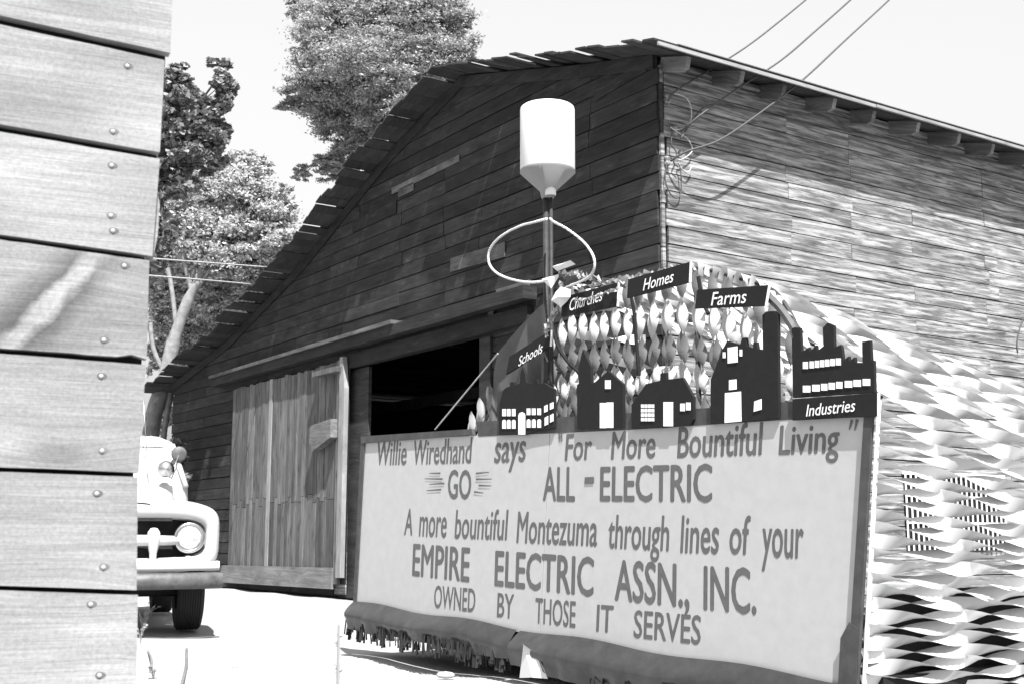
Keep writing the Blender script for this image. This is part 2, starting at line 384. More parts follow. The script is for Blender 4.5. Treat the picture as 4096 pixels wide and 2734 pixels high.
# blocks nailed on the door, throwing long shadows
p = G.px(722, 1012, .2); q = G.px(772, 990, .2)
prism('door_block', [(p[0], p[1]), (p[0]+.12, p[1]-.16), (q[0], q[1]-.08), (q[0]-.02, q[1]+.2), (p[0]+.05, p[1]+.24)], .17, .30, G, M_raft, barn)
p = G.px(735, 868, .2); prism('door_cleat', rect(p[0]-.1, p[1]+.03, p[0]+.75, p[1]+.11), .16, .30, G, M_door, barn)
# track beam and header
TR = Frame(G.P(0, 0, 0), -gd, (0, 0, 1))
prism('track_beam', [(-12.4, 3.66), (-2.2, 3.70), (-2.2, 3.86), (-12.4, 3.80)], .045, .25, G, M_gable, barn)
prism('track_cover', [(-12.4, 3.805), (-5.4, 3.845), (-5.4, 3.9), (-12.4, 3.86)], .05, .29, G, M_gpale, barn)
prism('lintel_beam', [(OPX0-.3, 3.40), (-2.3, 3.44), (-2.3, 3.64), (OPX0-.3, 3.62)], .042, .12, G, M_gable, barn)
prism('door_jamb', rect(OPX0-.0, 0, OPX0+.83, 3.39), -.02, .03, G, M_gable, barn)
prism('door_jamb', rect(OPX1, 0, OPX1+.25, 3.39), .042, .07, G, M_gable, barn)
prism('door_post_and_sun_patch', [(-7.42, .05), (-7.08, .05), (-7.1, 1.6), (-7.2, 2.4), (-7.42, 3.3)], .045, .075, G, M_side, barn)  # pale tapered shape puts the sunlit patch on the post into form and colour
prism('door_post_and_sun_patch', rect(-7.53, .05, -7.43, 3.4), .045, .095, G, M_gable, barn)
# roof boards: run along the ridge, uneven ends over the gable
OV = .50
segs = []
pf = [(-15.75, 3.83)]+prof[:-1]+[(.52, 5.925)]
for (a, za), (b_, zb) in zip(pf, pf[1:]):
    L = math.hypot(b_-a, zb-za); n = max(1, round(L/.20)); fr = Frame(G.P(a, za, 0), -gd*(b_-a)+v3(0, 0, zb-za), (0, 0, 1))
    tx = v3(*(-gd*(b_-a)+v3(0, 0, zb-za)))/L; nn = np.cross(tx, sd); nn = nn if nn[2] > 0 else -nn
    fr = Frame(G.P(a, za, 0), tx, sd)          # x up the slope, y along the barn away, normal = x cross y
    up = 1 if fr.n[2] > 0 else -1
    wdt = L/n
    for i in range(n):
        wide = R() < .27
        stp = ru(-.10, .07) if (i == 0 or R() < .38) else stp; e0 = -OV+ru(-.015, .015)+stp; lift = ru(0, .02)+(.03 if R() < .25 else 0); rot = ru(-.012, .03) if wide else 0
        x0 = i*wdt+(.026 if wide else .002); x1 = (i+1)*wdt-.002
        z0, z1 = (lift, lift+.02) if up > 0 else (-(lift+.02), -lift)
        prism('roof_board', [(x0+rot, e0), (x1, e0+ru(-.02, .02)), (x1, SL+.4), (x0, SL+.4)], z0, z1, fr, M_roofb, barn)
    z0, z1 = (.052, .060) if up > 0 else (-.060, -.052)
    prism('roof_light_seal', rect(-.01, -OV+.34, L+.01, SL+.42), z0, z1, fr, M_roofedge, barn)  # added layer, keeps light from entering the barn through the board gaps
# rafter tails and eave edge
sl_ = math.atan2(5.76-6.3, 1.3)
for k in range(22):
    s0 = .07+.755*k+ru(-.02, .02); L = ru(.36, .5); ang = -.30
    fr = Frame(S.P(s0, 6.06, .03), S.n*math.cos(ang)+v3(0, 0, math.sin(ang)), (0, 0, 1))
    prism('rafter_tail', [(0, -.17), (L-.06, -.17), (L, -.13), (L, -.01), (0, -.01)], -.03, .03, fr, M_raft, barn)
fr = Frame(S.P(-.45, 0, .52), sd, (0, 0, 1))
for k in range(5): prism('eave_board', rect(k*3.4+.003, 5.905+ru(-.004, .006), (k+1)*3.4-.003, 5.945), 0.002, .022+ru(0, .012), fr, M_roofedge, barn)
# barred window low in the side wall
ww0, wz1 = S.px(2065, 1085); ww1, wz0 = S.px(2300, 1260)
prism('opening_shade_panel', rect(ww0, wz0, ww1, wz1), .042, .046, S, M_dark, barn)  # flat dark panel on the siding, painted as the shade inside an opening
fm = prism('window_grille', rect(ww0-.03, wz1-.01, ww1+.03, wz1+.03), .05, .075, S, M_white, barn)
for zz in (.35, .7): prism('grille_bar', rect(ww0, wz0+(wz1-wz0)*zz, ww1, wz0+(wz1-wz0)*zz+.022), .056, .066, S, M_white, barn)
nn_ = 20
for k in range(nn_+1):
    xx = ww0+(ww1-ww0)*k/nn_; prism('grille_bar', rect(xx-.011, wz0, xx+.011, wz1-.012), .068, .078, S, M_white, barn)

# ------------------------------------------------------------------ near plank wall at the left
WD = v3(math.sin(math.radians(65.6)), math.cos(math.radians(65.6)), 0)
W = Frame(at(340, 800, 2.62), WD, (0, 0, 1))
nw = empty('plank_wall', W.P(-.6, -.7, 0), 'weathered horizontal plank wall, close up at the left edge, with round nail heads', 'plank wall')
jl = [(-190, 0)]     # joints as (y at x=0, y at right end, x right end)
J = [(-200, -130, 392), (58, 141, 384), (303, 366, 364), (551, 598, 338), (808, 833, 330), (1077, 1089, 310), (1346, 1357, 307), (1620, 1618, 303), (1890, 1880, 300), (2150, 2132, 297)]
XL0 = -150
def line(j, x, gap=0): return j[0]+(j[1]-j[0])*x/j[2]+gap
planks = []; GP = [6, 10, 8, 6, 6.5, 5.5, 5.5, 5, 5, 5]
for k in range(len(J)-1):
    a, b_ = J[k], J[k+1]; xr = (a[2]+b_[2])/2+0
    n = 14; top = []; bot = []; XL = XL0 if k == 3 else -700
    if k == 3: prism('plank', [W.px(-153, line(b_, -153, -6)), W.px(-153, line(a, -153, 6)), W.px(-700, line(a, -700, 6)), W.px(-700, line(b_, -700, -6))], 0, .028, W, M_near, nw)
    xa, xb = {0: (396, 386), 1: (373, 362), 2: (362, 345), 3: (338, 332), 4: (330, 314), 5: (312, 309), 6: (312, 307), 7: (306, 304), 8: (303, 300)}[k]
    for i in range(n+1):
        f = i/n; x = XL+(xa-XL)*f; x2 = XL+(xb-XL)*f
        top.append(W.px(x, line(a, x, GP[k]+ru(-.8, .8)))); bot.append(W.px(x2, line(b_, x2, -GP[k+1]+ru(-.8, .8)-(8 if (k == 4-1 and i == n-1) else 0))))
    prism('plank', bot+top[::-1], 0, .028, W, M_near2 if k == 3 else M_near, nw)
    planks.append((a, b_, xa, xb))
lo = W.px(-150, 2000); hi = W.px(300, -250)
prism('wall_backing', [(W.px(-690, 2150)), (W.px(290, 2150)), (W.px(296, 1900)), (W.px(302, 1618)), (W.px(304, 1357)), (W.px(308, 1089)), (W.px(326, 833)), (W.px(333, 598)), (W.px(360, 367)), (W.px(381, 141)), (W.px(384, -180)), (W.px(-690, -180))], -.03, -.012, W, M_dark, nw)
prism('corner_post', [W.px(335, 600), W.px(352, 380), W.px(367, 470), W.px(362, 540), W.px(350, 600)], -.008, -.002, W, M_near, nw)
for (x, y) in [(292, 152), (259, 302), (256, 380), (254, 495), (259, 530), (285, 610), (238, 780), (232, 862), (234, 1033), (222, 1131), (237, 1300), (208, 1385), (228, 1548)]:
    u_, v_ = W.px(x, y, .028); mb = MB(); mb.lathe([(0, .0032), (.003, .0029), (.0048, .0012), (.0052, -.002)], (0, 0, 0), 10); mb.build('nail', M_nail, nw, True, W.M(u_, v_, .0285))
    mb = MB(); mb.add([((.0085)*math.cos(a_)*(1.5 if math.cos(a_) > 0 else 1), (.0072)*math.sin(a_), 0) for a_ in [k_*.524 for k_ in range(12)]], [tuple(range(12))]); mb.build('nail_stain', M_stain, nw, False, W.M(u_, v_, .0283))

# ------------------------------------------------------------------ parade float
SA = v3(-1.15, 9.63, 0); tilt = math.radians(-2.2)
SG = Frame(SA, -gd, (0, 0, 1))                                       # plane of the sign
def sgp(x, y, off=0): return SG.px(x, y, off)
fl = empty('parade_float', SG.P(2.4, 0, -1.6), 'parade float trailer hung with twisted pale ribbons behind the painted sign', 'parade float')
mb = MB(); mb.box(.12, .16, -3.4, 4.80, .34, -.12, X=lambda x, y, z: SG.P(x, y-.03*x+.05, z)); mb.build('deck', M_black, fl)
for u_ in (1.0, 3.9):
    for vv in (-.75, -2.6):
        mb = MB(); mb.lathe([(.05, -.09), (.24, -.09), (.29, -.06), (.30, 0), (.29, .06), (.24, .09), (.05, .09)], (0, 0, 0), 22, 'x')
        fr_ = Matrix(((SG.a[0], SG.n[0], 0, 0), (SG.a[1], SG.n[1], 0, 0), (0, 0, 1, 0), (0, 0, 0, 1)))
        pp = SG.P(u_, .29, vv); mb.build('wheel', M_tyre, fl, True, T(pp) @ fr_)
mb = MB(); mb.box(4.70, .05, -3.3, 4.74, .62, -.2, X=lambda x, y, z: SG.P(x, y, z)); mb.build('side_panel', M_black, fl)
for u0 in (1.9, 3.4):
    mb = MB(); mb.tube([SG.P(u0, .3, -.35), SG.P(u0, 2.0+(.3 if u0 > 3 else 0), -.35)], .016); mb.build('strut', M_pole, fl)
def twist(name, p0, p1, wd_, half, ph, mat, parent, sag=0, side=None, taper=False):
    p0, p1 = v3(*p0), v3(*p1); d = p1-p0; L = np.linalg.norm(d); d = d/L
    a = np.cross(d, side); a /= np.linalg.norm(a); b_ = np.cross(d, a)
    n = max(6, int(L/half*10)); V = []; Fc = []
    for i in range(n+1):
        f = i/n; c = p0+d*L*f+v3(0, 0, -sag*4*f*(1-f)); an = ph+math.pi*L*f/half+.25*math.sin(f*9+ph)
        q = a*math.cos(an)+b_*math.sin(an)
        for k in (-1, 0, 1): V.append(c+q*wd_/2*k+ (np.cross(d, q)*wd_*.07 if k == 0 else 0))
    for i in range(n):
        for k in (0, 1): Fc.append((i*3+k, i*3+k+1, i*3+k+4, i*3+k+3))
    return mesh(name, V, Fc, mat, None, parent, True)
# front hoop outline of the tent, in sign-plane coordinates
hoop_px = [(1092, 962), (1125, 915), (1160, 872), (1205, 822), (1248, 745), (1275, 690), (1305, 662), (1420, 640), (1590, 612), (1640, 622), (1745, 650), (1790, 690), (1832, 762), (1900, 812), (2012, 905)]
HO = -.30
hoop = [sgp(x, y, HO) for x, y in hoop_px]
def hoop_at(u_):
    for (a, za), (b_, zb) in zip(hoop, hoop[1:]):
        if a <= u_ <= b_: return za+(zb-za)*(u_-a)/(b_-a)
    return hoop[0][1] if u_ < hoop[0][0] else hoop[-1][1]
mb = MB(); mb.tube(smooth_path([SG.P(u_, z_-.01, HO-.03) for u_, z_ in hoop], 3), .013); mb.build('hoop', M_pole, fl)
# vertical curtain
u_ = hoop[0][0]+.02; k = 0
while u_ < hoop[-3][0]:
    zt = hoop_at(u_)-.01; zb = 1.60-.036*u_
    if zt-zb > .05:
        o = twist('ribbon', SG.P(u_+ru(-.01, .01), zt, HO+.05+(k % 2)*.05), SG.P(u_+ru(-.015, .015), zb-.05, HO+.06), ru(.05, .060), ru(.165, .178), .5+.25*math.sin(u_*1.7)+ru(-.35, .35), M_rib2 if k < 4 else M_rib, fl, side=SG.n)
    u_ += .058+ru(-.008, .008); k += 1
# ribbons running back along the top and flank of the tent
RB = hoop[::-1]
pts = [(4.99+.02, .12+.056*i) for i in range(0, 24)]
q_ = hoop[-1]; arc = []
acc = 0
for (a, b_) in zip(RB, RB[1:]):
    L = math.hypot(b_[0]-a[0], b_[1]-a[1]); n = max(1, int(L/.058))
    for i in range(n): arc.append((a[0]+(b_[0]-a[0])*i/n, a[1]+(b_[1]-a[1])*i/n))
pts = [p for p in pts if p[1] < q_[1]-.03]+arc
for i, (u_, z_) in enumerate(pts):
    flank = z_ < q_[1]-.03
    f = min(1, max(0, (z_-.2)/2.08))
    v1 = 2.9
    u_ = 4.775+(z_-.2)*.13 if flank else u_
    p0 = SG.P(u_, z_, .0 if flank else HO+.02); p1 = SG.P(u_+(.16 if flank else -.05), z_-.50*f**1.3+.02, -v1)
    if u_ < 2.3: continue
    twist('ribbon', p0, p1, ru(.058, .075), ru(.44, .58), .6+math.pi*(i % 2)+.09*i+ru(-.45, .45), M_rib2, fl, sag=ru(.0, .03), side=v3(0, 0, 1))
# slats glimpsed inside the tent
for (a, b_, o_) in [((1300, 690), (1520, 722), -1.0), ((1290, 765), (1480, 780), -1.1), ((1380, 822), (1560, 850), -1.2), ((1480, 720), (1660, 735), -.9), ((1560, 800), (1720, 840), -1.0)]:
    p, q = sgp(*a, o_), sgp(*b_, o_); twist('ribbon', SG.P(*p, o_), SG.P(*q, o_), .075, .6, 1.4, M_rib, fl, side=SG.n)
# skirt below the sign
def skz(u_): return .36-.036*u_
def skirt(name, u0, u1, bulge, wave, drop, parent):
    n = int((u1-u0)/.05); V = []; Fc = []; m_ = 9
    for i in range(n+1):
        u_ = u0+(u1-u0)*i/n
        e = .014*math.sin(u_*7+wave)+.008*math.sin(u_*19+wave*2)+.006*math.sin(u_*41+wave)
        lump = bulge*(1+.3*math.sin(u_*2.1+wave))
        for j in range(m_):
            f = j/(m_-1)
            off = .02+lump*math.sin(min(1, f*1.6)*math.pi*.62)*(1-.35*f)+e*f*1.5
            zz = skz(u_)+.03-f*drop-(.02*math.sin(math.pi*f)) + .01*math.sin(u_*5+3*f)
            V.append(SG.P(u_, zz, off))
    for i in range(n):
        for j in range(m_-1): Fc.append((i*m_+j, (i+1)*m_+j, (i+1)*m_+j+1, i*m_+j+1))
    return mesh(name, V, Fc, M_cloth, None, parent, True)
skirt('skirt', -.06, 2.12, .10, .3, .19, fl); skirt('skirt', 2.16, 5.0, .12, 2.0, .22, fl)
mb = MB(); mb2 = MB()
u_ = -.04
while u_ < 4.95:
    wd_ = ru(.006, .022); z1 = skz(u_)-.10; z0 = z1-ru(.07, .15); o_ = .085+ru(-.02, .02)+.02*math.sin(u_*2.1)
    if not 2.1 < u_ < 2.2:
        mb.add([SG.P(u_, z1, o_), SG.P(u_+wd_, z1, o_), SG.P(u_+wd_*.8+ru(-.01, .01), z0, o_+ru(-.02, .02)), SG.P(u_+ru(-.01, .01), z0, o_+ru(-.02, .02))], [(0, 1, 2, 3)])
    u_ += wd_*ru(.55, 1.05)
fo = mb.build('fringe', M_fringe, fl); fo['kind'] = 'stuff'
# torn pale flap
fp = [sgp(1207, 1478, .12), sgp(1214, 1474, .12), sgp(1232, 1500, .14), sgp(1252, 1535, .16), sgp(1250, 1556, .16), sgp(1228, 1552, .15), sgp(1198, 1553, .12)]
mesh('torn_flap', [SG.P(p[0], p[1], .14+.03*(i % 2)) for i, p in enumerate(fp)], [(0, 1, 2), (0, 2, 5), (2, 3, 4), (2, 4, 5), (0, 5, 6)], M_can, None, fl)

# ---- sign board
def sz(u_, z_): return z_                                            
c_tl, c_tr, c_br, c_bl = sgp(832, 1003), sgp(2008, 918), sgp(1962, 1575), sgp(812, 1402)
sign = empty('sign_board', SG.P(2.4, .25, 0), 'long pale painted sign reading GO ALL-ELECTRIC with grey hand lettering', 'sign')
bl, br, tr, tl = (-.07, .37), (4.74, .195), (4.90, 1.40), (.0, 1.60)
mid_b = tuple((a+b_)/2 for a, b_ in zip(bl, br)); mid_t = tuple((a+b_)/2 for a, b_ in zip(tl, tr))
prism('panel', [bl, (mid_b[0]-.003, mid_b[1]), (mid_t[0]-.003, mid_t[1]), tl], -.012, .0, SG, M_sign, sign)
prism('panel', [(mid_b[0]+.003, mid_b[1]), br, tr, (mid_t[0]+.003, mid_t[1])], -.012, .0, SG, M_sign, sign)
def strip(name, pts_px, z0, z1, mt, parent): return prism(name, [sgp(*p) for p in pts_px], z0, z1, SG, mt, parent)
strip('left_trim', [(812, 1403), (818, 1403), (839, 1013), (831, 1000)], .001, .012, M_trim, sign)
strip('top_trim', [(831, 1000), (1086, 983), (1089, 996), (833, 1016)], -.014, .016, M_trim, sign)
strip('top_trim', [(1092, 966), (1300, 955), (1700, 930), (2012, 902), (2012, 955), (1800, 962), (1440, 985), (1098, 1000)], -.016, -.0125+.014, M_trim, sign)
strip('right_trim', [(1988, 955), (2009, 920), (1973, 1568), (1963, 1760), (1930, 1760), (1950, 1568)], .002, .02, M_trim, sign)
strip('right_edge', [(2013, 918), (2018, 918), (1984, 1568), (1973, 1760), (1968, 1760), (1979, 1568)], -.012, .004, M_white, sign)
strip('corner_patch', [(1936, 1462), (1956, 1425), (1975, 1440), (1972, 1580), (1930, 1580)], .021, .024, M_trim, sign)
# text
def text_mesh(txt, off=.02, shear=0):
    cu = bpy.data.curves.new('text', 'FONT'); cu.body = txt; cu.size = 1; cu.offset = off; cu.shear = shear; cu.resolution_u = 3
    o = bpy.data.objects.new('text', cu); col.objects.link(o); me = bpy.data.meshes.new_from_object(o)
    V = np.array([tuple(v.co) for v in me.vertices]); Fc = [tuple(p.vertices) for p in me.polygons]
    bpy.data.objects.remove(o); bpy.data.curves.remove(cu); bpy.data.meshes.remove(me); return V, Fc
def word(txt, BL, BR, top, mat, parent, off=.02, shear=.12, z=.0008, fr=SG, tdx=0, fz=None):
    V, Fc = text_mesh(txt, 0, shear)
    x0, x1, yt = V[:, 0].min(), V[:, 0].max(), V[:, 1].max()
    p0, p1, pt = fr.px(*BL, z), fr.px(*BR, z), fr.px(BL[0]+tdx, top, z)
    hx, hy = pt[0]-p0[0], pt[1]-p0[1]; out = []; FF = []
    for c_, (dx, dy) in enumerate(((-off, 0), (off, 0), (0, off*.6), (0, -off*.6))):
        k = len(out); FF += [tuple(q+k for q in f) for f in Fc]
        for x, y, _ in V:
            f = (x+dx-x0+.0)/(x1-x0); g = (y+dy)/yt
            out.append(fr.P(p0[0]+(p1[0]-p0[0])*f+(hx if tdx else 0)*g, p0[1]+(p1[1]-p0[1])*f+hy*g, z+c_*.0002))
    return mesh('lettering', out, FF, mat, None, parent)
for a in [('Willie', (866, 1065), (932, 1064), 1012), ('Wiredhand', (950, 1064), (1083, 1060), 1010), ('says', (1134, 1060), (1206, 1056), 1016),
          ('For', (1296, 1055), (1358, 1052), 996), ('More', (1402, 1052), (1503, 1048), 990), ('Bountiful', (1554, 1048), (1752, 1041), 979),
          ('Living', (1787, 1041), (1927, 1036), 976)]:
    word(*a, M_letter, sign, .022, .16)
for a in [('GO', (1028, 1141), (1080, 1143), 1077), ('ALL', (1246, 1146), (1318, 1148), 1071), ('ELECTRIC', (1377, 1147), (1634, 1149), 1070)]: word(*a, M_letter, sign, .026, .06)
for a in [('A', (927, 1225), (945, 1226), 1166), ('more', (961, 1228), (1024, 1231), 1184), ('bountiful', (1043, 1233), (1166, 1237), 1168), ('Montezuma', (1185, 1243), (1369, 1251), 1173),
          ('through', (1397, 1255), (1535, 1262), 1180), ('lines', (1561, 1266), (1650, 1268), 1182), ('of', (1675, 1268), (1724, 1271), 1181), ('your', (1747, 1275), (1845, 1279), 1211)]: word(*a, M_letter, sign, .020, .18)
for a in [('EMPIRE', (946, 1318), (1077, 1333), 1247), ('ELECTRIC', (1135, 1341), (1362, 1366), 1262), ('ASSN.,', (1411, 1374), (1580, 1392), 1283), ('INC.', (1615, 1396), (1734, 1407), 1297)]: word(*a, M_letter, sign, .026, .07)
for a in [('OWNED', (996, 1392), (1090, 1403), 1341), ('BY', (1140, 1413), (1179, 1418), 1359), ('THOSE', (1229, 1427), (1321, 1438), 1370), ('IT', (1368, 1446), (1408, 1450), 1386), ('SERVES', (1454, 1460), (1608, 1477), 1398)]: word(*a, M_letter, sign, .018, .10)
def stroke(a, b_, wd_, parent=sign, mat=M_letter, tp=.4):
    p, q = v3(*sgp(*a, .004)), v3(*sgp(*b_, .004)); d = (q-p)/np.linalg.norm(q-p); n_ = v3(-d[1], d[0])*wd_/2 if False else np.array([-d[1], d[0]])*wd_/2
    mesh('lettering', [SG.P(*(p+n_), .004), SG.P(*(p-n_), .004), SG.P(*(q-n_*tp), .004), SG.P(*(q+n_*tp), .004)], [(0, 1, 2, 3)], mat, None, parent)
def c4(x, y): return (774.2+.4147*x, 917.6+.4147*y)
for a, b_ in [((568, 402), (508, 402)), ((580, 434), (482, 432)), ((590, 458), (508, 463)), ((572, 492), (492, 498)), ((765, 403), (838, 396)), ((765, 435), (852, 434)), ((780, 469), (850, 472)), ((755, 505), (805, 511))]: stroke(c4(*a), c4(*b_), .013)
stroke((1341, 1101), (1362, 1100), .038, tp=1)
for a, b_ in [((1282, 992), (1284, 1013)), ((1287, 990), (1289, 1012)), ((1954, 962), (1948, 984)), ((1966, 961), (1960, 986))]: stroke(a, b_, .016)

# ---- black cut-outs on the sign top
def c1(x, y): return (1089.7+.3292*x, 516.1+.3292*y)
def c2(x, y): return (1548.4+.2743*x, 573.5+.2743*y)
CO = .020
def cutout(name, label, cat, cv, outline, wins, off=CO, group='black building cut-outs along the sign top'):
    P_ = [sgp(*cv(*p), off) for p in outline]
    cx = sum(p[0] for p in P_)/len(P_); e = empty(name, SG.P(cx, min(p[1] for p in P_), off), label, cat, group)
    prism('silhouette', P_, off-.018, off, SG, M_black, e)
    for (nm, pl) in wins: prism(nm, [sgp(*cv(*p), off+.003) for p in pl], off+.001, off+.004, SG, M_white, e)
    return e
def arch(x0, y0, x1, y1): m_ = (x0+x1)/2; r_ = (x1-x0)/2; return [(x0, y1), (x0, y0+r_), (x0+r_*.3, y0+r_*.3), (m_, y0), (x1-r_*.3, y0+r_*.3), (x1, y0+r_), (x1, y1)]
ws = []
for x in (190, 222, 257): ws += [('window', rect(x, 1278, x+23, 1328)), ('window', arch(x, 1353, x+23, 1415))]
for x in (360, 396, 434): ws += [('window', rect(x, 1274, x+24, 1320)), ('window', arch(x, 1349, x+24, 1408))]
ws += [('window', [(482, 1258), (504, 1248), (504, 1294), (482, 1304)]), ('window', [(522, 1240), (545, 1230), (545, 1274), (522, 1284)]), ('window', [(485, 1340), (508, 1326), (508, 1384), (485, 1396)]), ('window', [(523, 1322), (545, 1310), (545, 1362), (523, 1374)]), ('door', arch(302, 1300, 348, 1456))]
cutout('school_cutout', 'black wooden cut-out of a school with two rows of white windows and arched door', 'cut-out', c1,
       [(165, 1455), (170, 1240), (195, 1150), (215, 1130), (243, 1120), (243, 1092), (270, 1092), (272, 1118), (310, 1100), (315, 1035), (330, 985), (345, 1030), (355, 1095), (405, 1105), (405, 1070), (432, 1068), (435, 1105), (480, 1098), (550, 1140), (552, 1410), (420, 1435), (350, 1458)], ws)
cutout('church_cutout', 'black wooden cut-out of a church with pointed steeple and tall white door', 'cut-out', c1,
       [(712, 1415), (710, 1110), (723, 1100), (718, 1000), (750, 865), (805, 985), (812, 1105), (845, 1085), (925, 1012), (1030, 1105), (1032, 1405), (870, 1414)],
       [('window', rect(906, 1078, 944, 1138)), ('door', rect(870, 1236, 913, 1411)), ('door', rect(917, 1232, 962, 1409))])
ws = [('pane', rect(1157+24*i, 1246+31*j, 1157+24*i+17.5, 1246+31*j+24)) for i in range(4) for j in range(4)]
ws += [('door', rect(1313, 1230, 1378, 1398)), ('window', rect(1430, 1240, 1460, 1293)), ('window', rect(1470, 1233, 1500, 1287))]
cutout('home_cutout', 'black wooden cut-out of a low house with chimney and sixteen-pane white window', 'cut-out', c1,
       [(1090, 1415), (1090, 1250), (1190, 1105), (1290, 1080), (1290, 1030), (1330, 1025), (1332, 1075), (1445, 1060), (1520, 1195), (1520, 1350), (1500, 1390), (1300, 1410)], ws)
cutout('farm_cutout', 'black wooden cut-out of a barn with tall silo and big white door', 'cut-out', c2,
       [(295, 1450), (298, 1080), (400, 820), (440, 760), (545, 790), (560, 735), (590, 730), (600, 800), (650, 820), (655, 770), (680, 768), (690, 825), (735, 830), (730, 545), (760, 515), (830, 510), (858, 540), (865, 1400), (550, 1435)],
       [('window', [(440, 815), (520, 803), (522, 935), (441, 945)]), ('window', rect(400, 852, 420, 900)), ('window', rect(540, 830, 560, 885)), ('window', [(452, 1084), (512, 1077), (514, 1160), (452, 1168)]), ('door', [(418, 1192), (550, 1179), (554, 1428), (415, 1441)]), ('window', [(664, 1262), (722, 1241), (722, 1330), (658, 1348)])])
ws = []
for i, x in enumerate((1070, 1126, 1170, 1213, 1256, 1300, 1345)): ws.append(('window', rect(x, 932-5*i, x+(40 if i in (0, 6) else 33), 990-5*i)))
for i, x in enumerate((1070, 1148, 1222, 1285, 1348, 1420, 1493, 1570)): ws.append(('window', rect(x, 1130-8*i, x+(60 if i < 2 or i > 4 else 50), 1186-8*i)))
cutout('factory_cutout', 'black wooden cut-out of a factory with sawtooth roof and three chimneys', 'cut-out', c2,
       [(985, 1232), (975, 655), (1000, 645), (1045, 648), (1055, 855), (1120, 810), (1125, 850), (1180, 792), (1184, 845), (1240, 800), (1235, 650), (1275, 608), (1325, 630), (1330, 815), (1385, 790), (1395, 830), (1405, 928), (1450, 885), (1455, 932), (1500, 893), (1505, 938), (1568, 938), (1563, 765), (1630, 755), (1640, 920), (1660, 920), (1668, 1188)], ws)
def placard(name, label, corners, txt, BL, BR, top, off, tdx=0, group='black lettered placards'):
    P_ = [sgp(*p, off) for p in corners]; cx = sum(p[0] for p in P_)/4
    e = empty(name, SG.P(cx, min(p[1] for p in P_), off), label, 'placard', group)
    prism('board', P_, off-.014, off, SG, M_black, e)
    prism('board_edge', [P_[1], (P_[1][0]+.006, P_[1][1]), (P_[2][0]+.006, P_[2][1]), P_[2]], off-.013, off-.001, SG, M_white, e)
    word(txt, BL, BR, top, M_white, e, .005, .06, off+.003, SG, tdx)
placard('lettered_placard', 'black placard reading Schools, tilted steeply beside the grey tarpaulin', [(1161, 858), (1261, 794), (1263, 757), (1168, 818)], 'Schools', (1189, 840), (1243, 808), 817, .0, 3)
placard('lettered_placard', 'black placard reading Churches, hung below the pole knot', [(1287, 727), (1414, 703), (1417, 648), (1290, 682)], 'Churches', (1305, 714), (1380, 690), 686, .04, 4)
placard('lettered_placard', 'black placard reading Homes, highest of the row', [(1438, 684), (1580, 648), (1582, 601), (1441, 641)], 'Homes', (1475, 667), (1543, 647), 640, .05, 4)
placard('lettered_placard', 'black placard reading Farms, above the silo', [(1594, 708), (1754, 702), (1762, 654), (1599, 665)], 'Farms', (1631, 701), (1710, 695), 671, .05, 4)
placard('lettered_placard', 'black placard reading Industries, under the factory windows', [(1818, 963), (2012, 953), (2012, 900), (1818, 914)], 'Industries', (1849, 954), (1960, 942), 927, .030, 3)

# ---- white canister on a pole, with a loop of rope
pu = sgp(1257, 560, -.07)[0]; pc = SG.P(pu, 0, -.07); pz = lambda y: at(1257, y, pc[1]-.0)[2]
can = empty('canister_pole', (pc[0], pc[1], .34), 'white funnel-bottomed canister on a tall dark iron pole', 'canister')
zt_, zd_, zc_ = at(1257, 226, pc[1]-.17)[2], at(1257, 372, pc[1]-.17)[2], pz(455); hd_ = zt_-zd_; rc_ = .176
mb = MB(); mb.lathe([(0, hd_), (rc_-.012, hd_), (rc_-.004, hd_-.006), (rc_, hd_-.018), (rc_, .0), (rc_-.002, -.006)], (0, 0, 0), 56); mb.build('drum', M_can, can, True, T((pc[0], pc[1], zd_)))
mb = MB(); mb.lathe([(rc_-.002, 0), (rc_+.002, -.018), (.05, zc_-zd_+.045), (.040, zc_-zd_), (0, zc_-zd_)], (0, 0, 0), 56); mb.build('funnel', M_cone, can, True, T((pc[0], pc[1], zd_)))
mb = MB(); mb.lathe([(0, .04), (.02, .036), (.034, .016), (.036, -.008), (.034, -.024)], (0, 0, 0), 20); mb.build('collar', M_can, can, True, T((pc[0]+.016, pc[1]-.034, zc_+.03)))
mb = MB(); mb.lathe([(0, zc_-.34), (.019, zc_-.34), (.019, 0), (0, 0)], (0, 0, 0), 16); mb.build('pole', M_pole, can, True, T((pc[0]-.012, pc[1], .34)))
mb = MB(); mb.lathe([(0, zc_-.34), (.012, zc_-.34), (.012, 0), (0, 0)], (0, 0, 0), 12); mb.build('pole', M_pole, can, True, T((pc[0]+.020, pc[1]-.01, .34)))
# rope (two strands wound round each other)
lp = [(1255, 502), (1232, 508), (1190, 520), (1150, 542), (1126, 568), (1120, 595), (1130, 618), (1155, 635), (1195, 646), (1225, 648), (1250, 645)]
rp = [(1262, 502), (1272, 510), (1300, 525), (1335, 552), (1357, 580), (1364, 605), (1358, 628), (1340, 642), (1310, 655), (1280, 668)]
def rope(px_pts, r_, parent=None, off=0.0, name='rope', bow=.0):
    n0 = len(px_pts)
    path = smooth_path([SG.P(*sgp(x, y, off+bow*math.sin(math.pi*i/(n0-1))), off+bow*math.sin(math.pi*i/(n0-1))) for i, (x, y) in enumerate(px_pts)], 12)
    mb = MB()
    for s_ in (0, 1, 2):
        q = []; L = 0
        for i, p in enumerate(path):
            if i: L += np.linalg.norm(p-path[i-1])
            a = L/.040*2*math.pi+s_*2.094
            q.append(p+SG.n*math.cos(a)*r_*.55+v3(0, 0, 1)*math.sin(a)*r_*.55)
        mb.tube(q, r_*.62, 5)
    return mb.build(name, M_rope, parent, True)
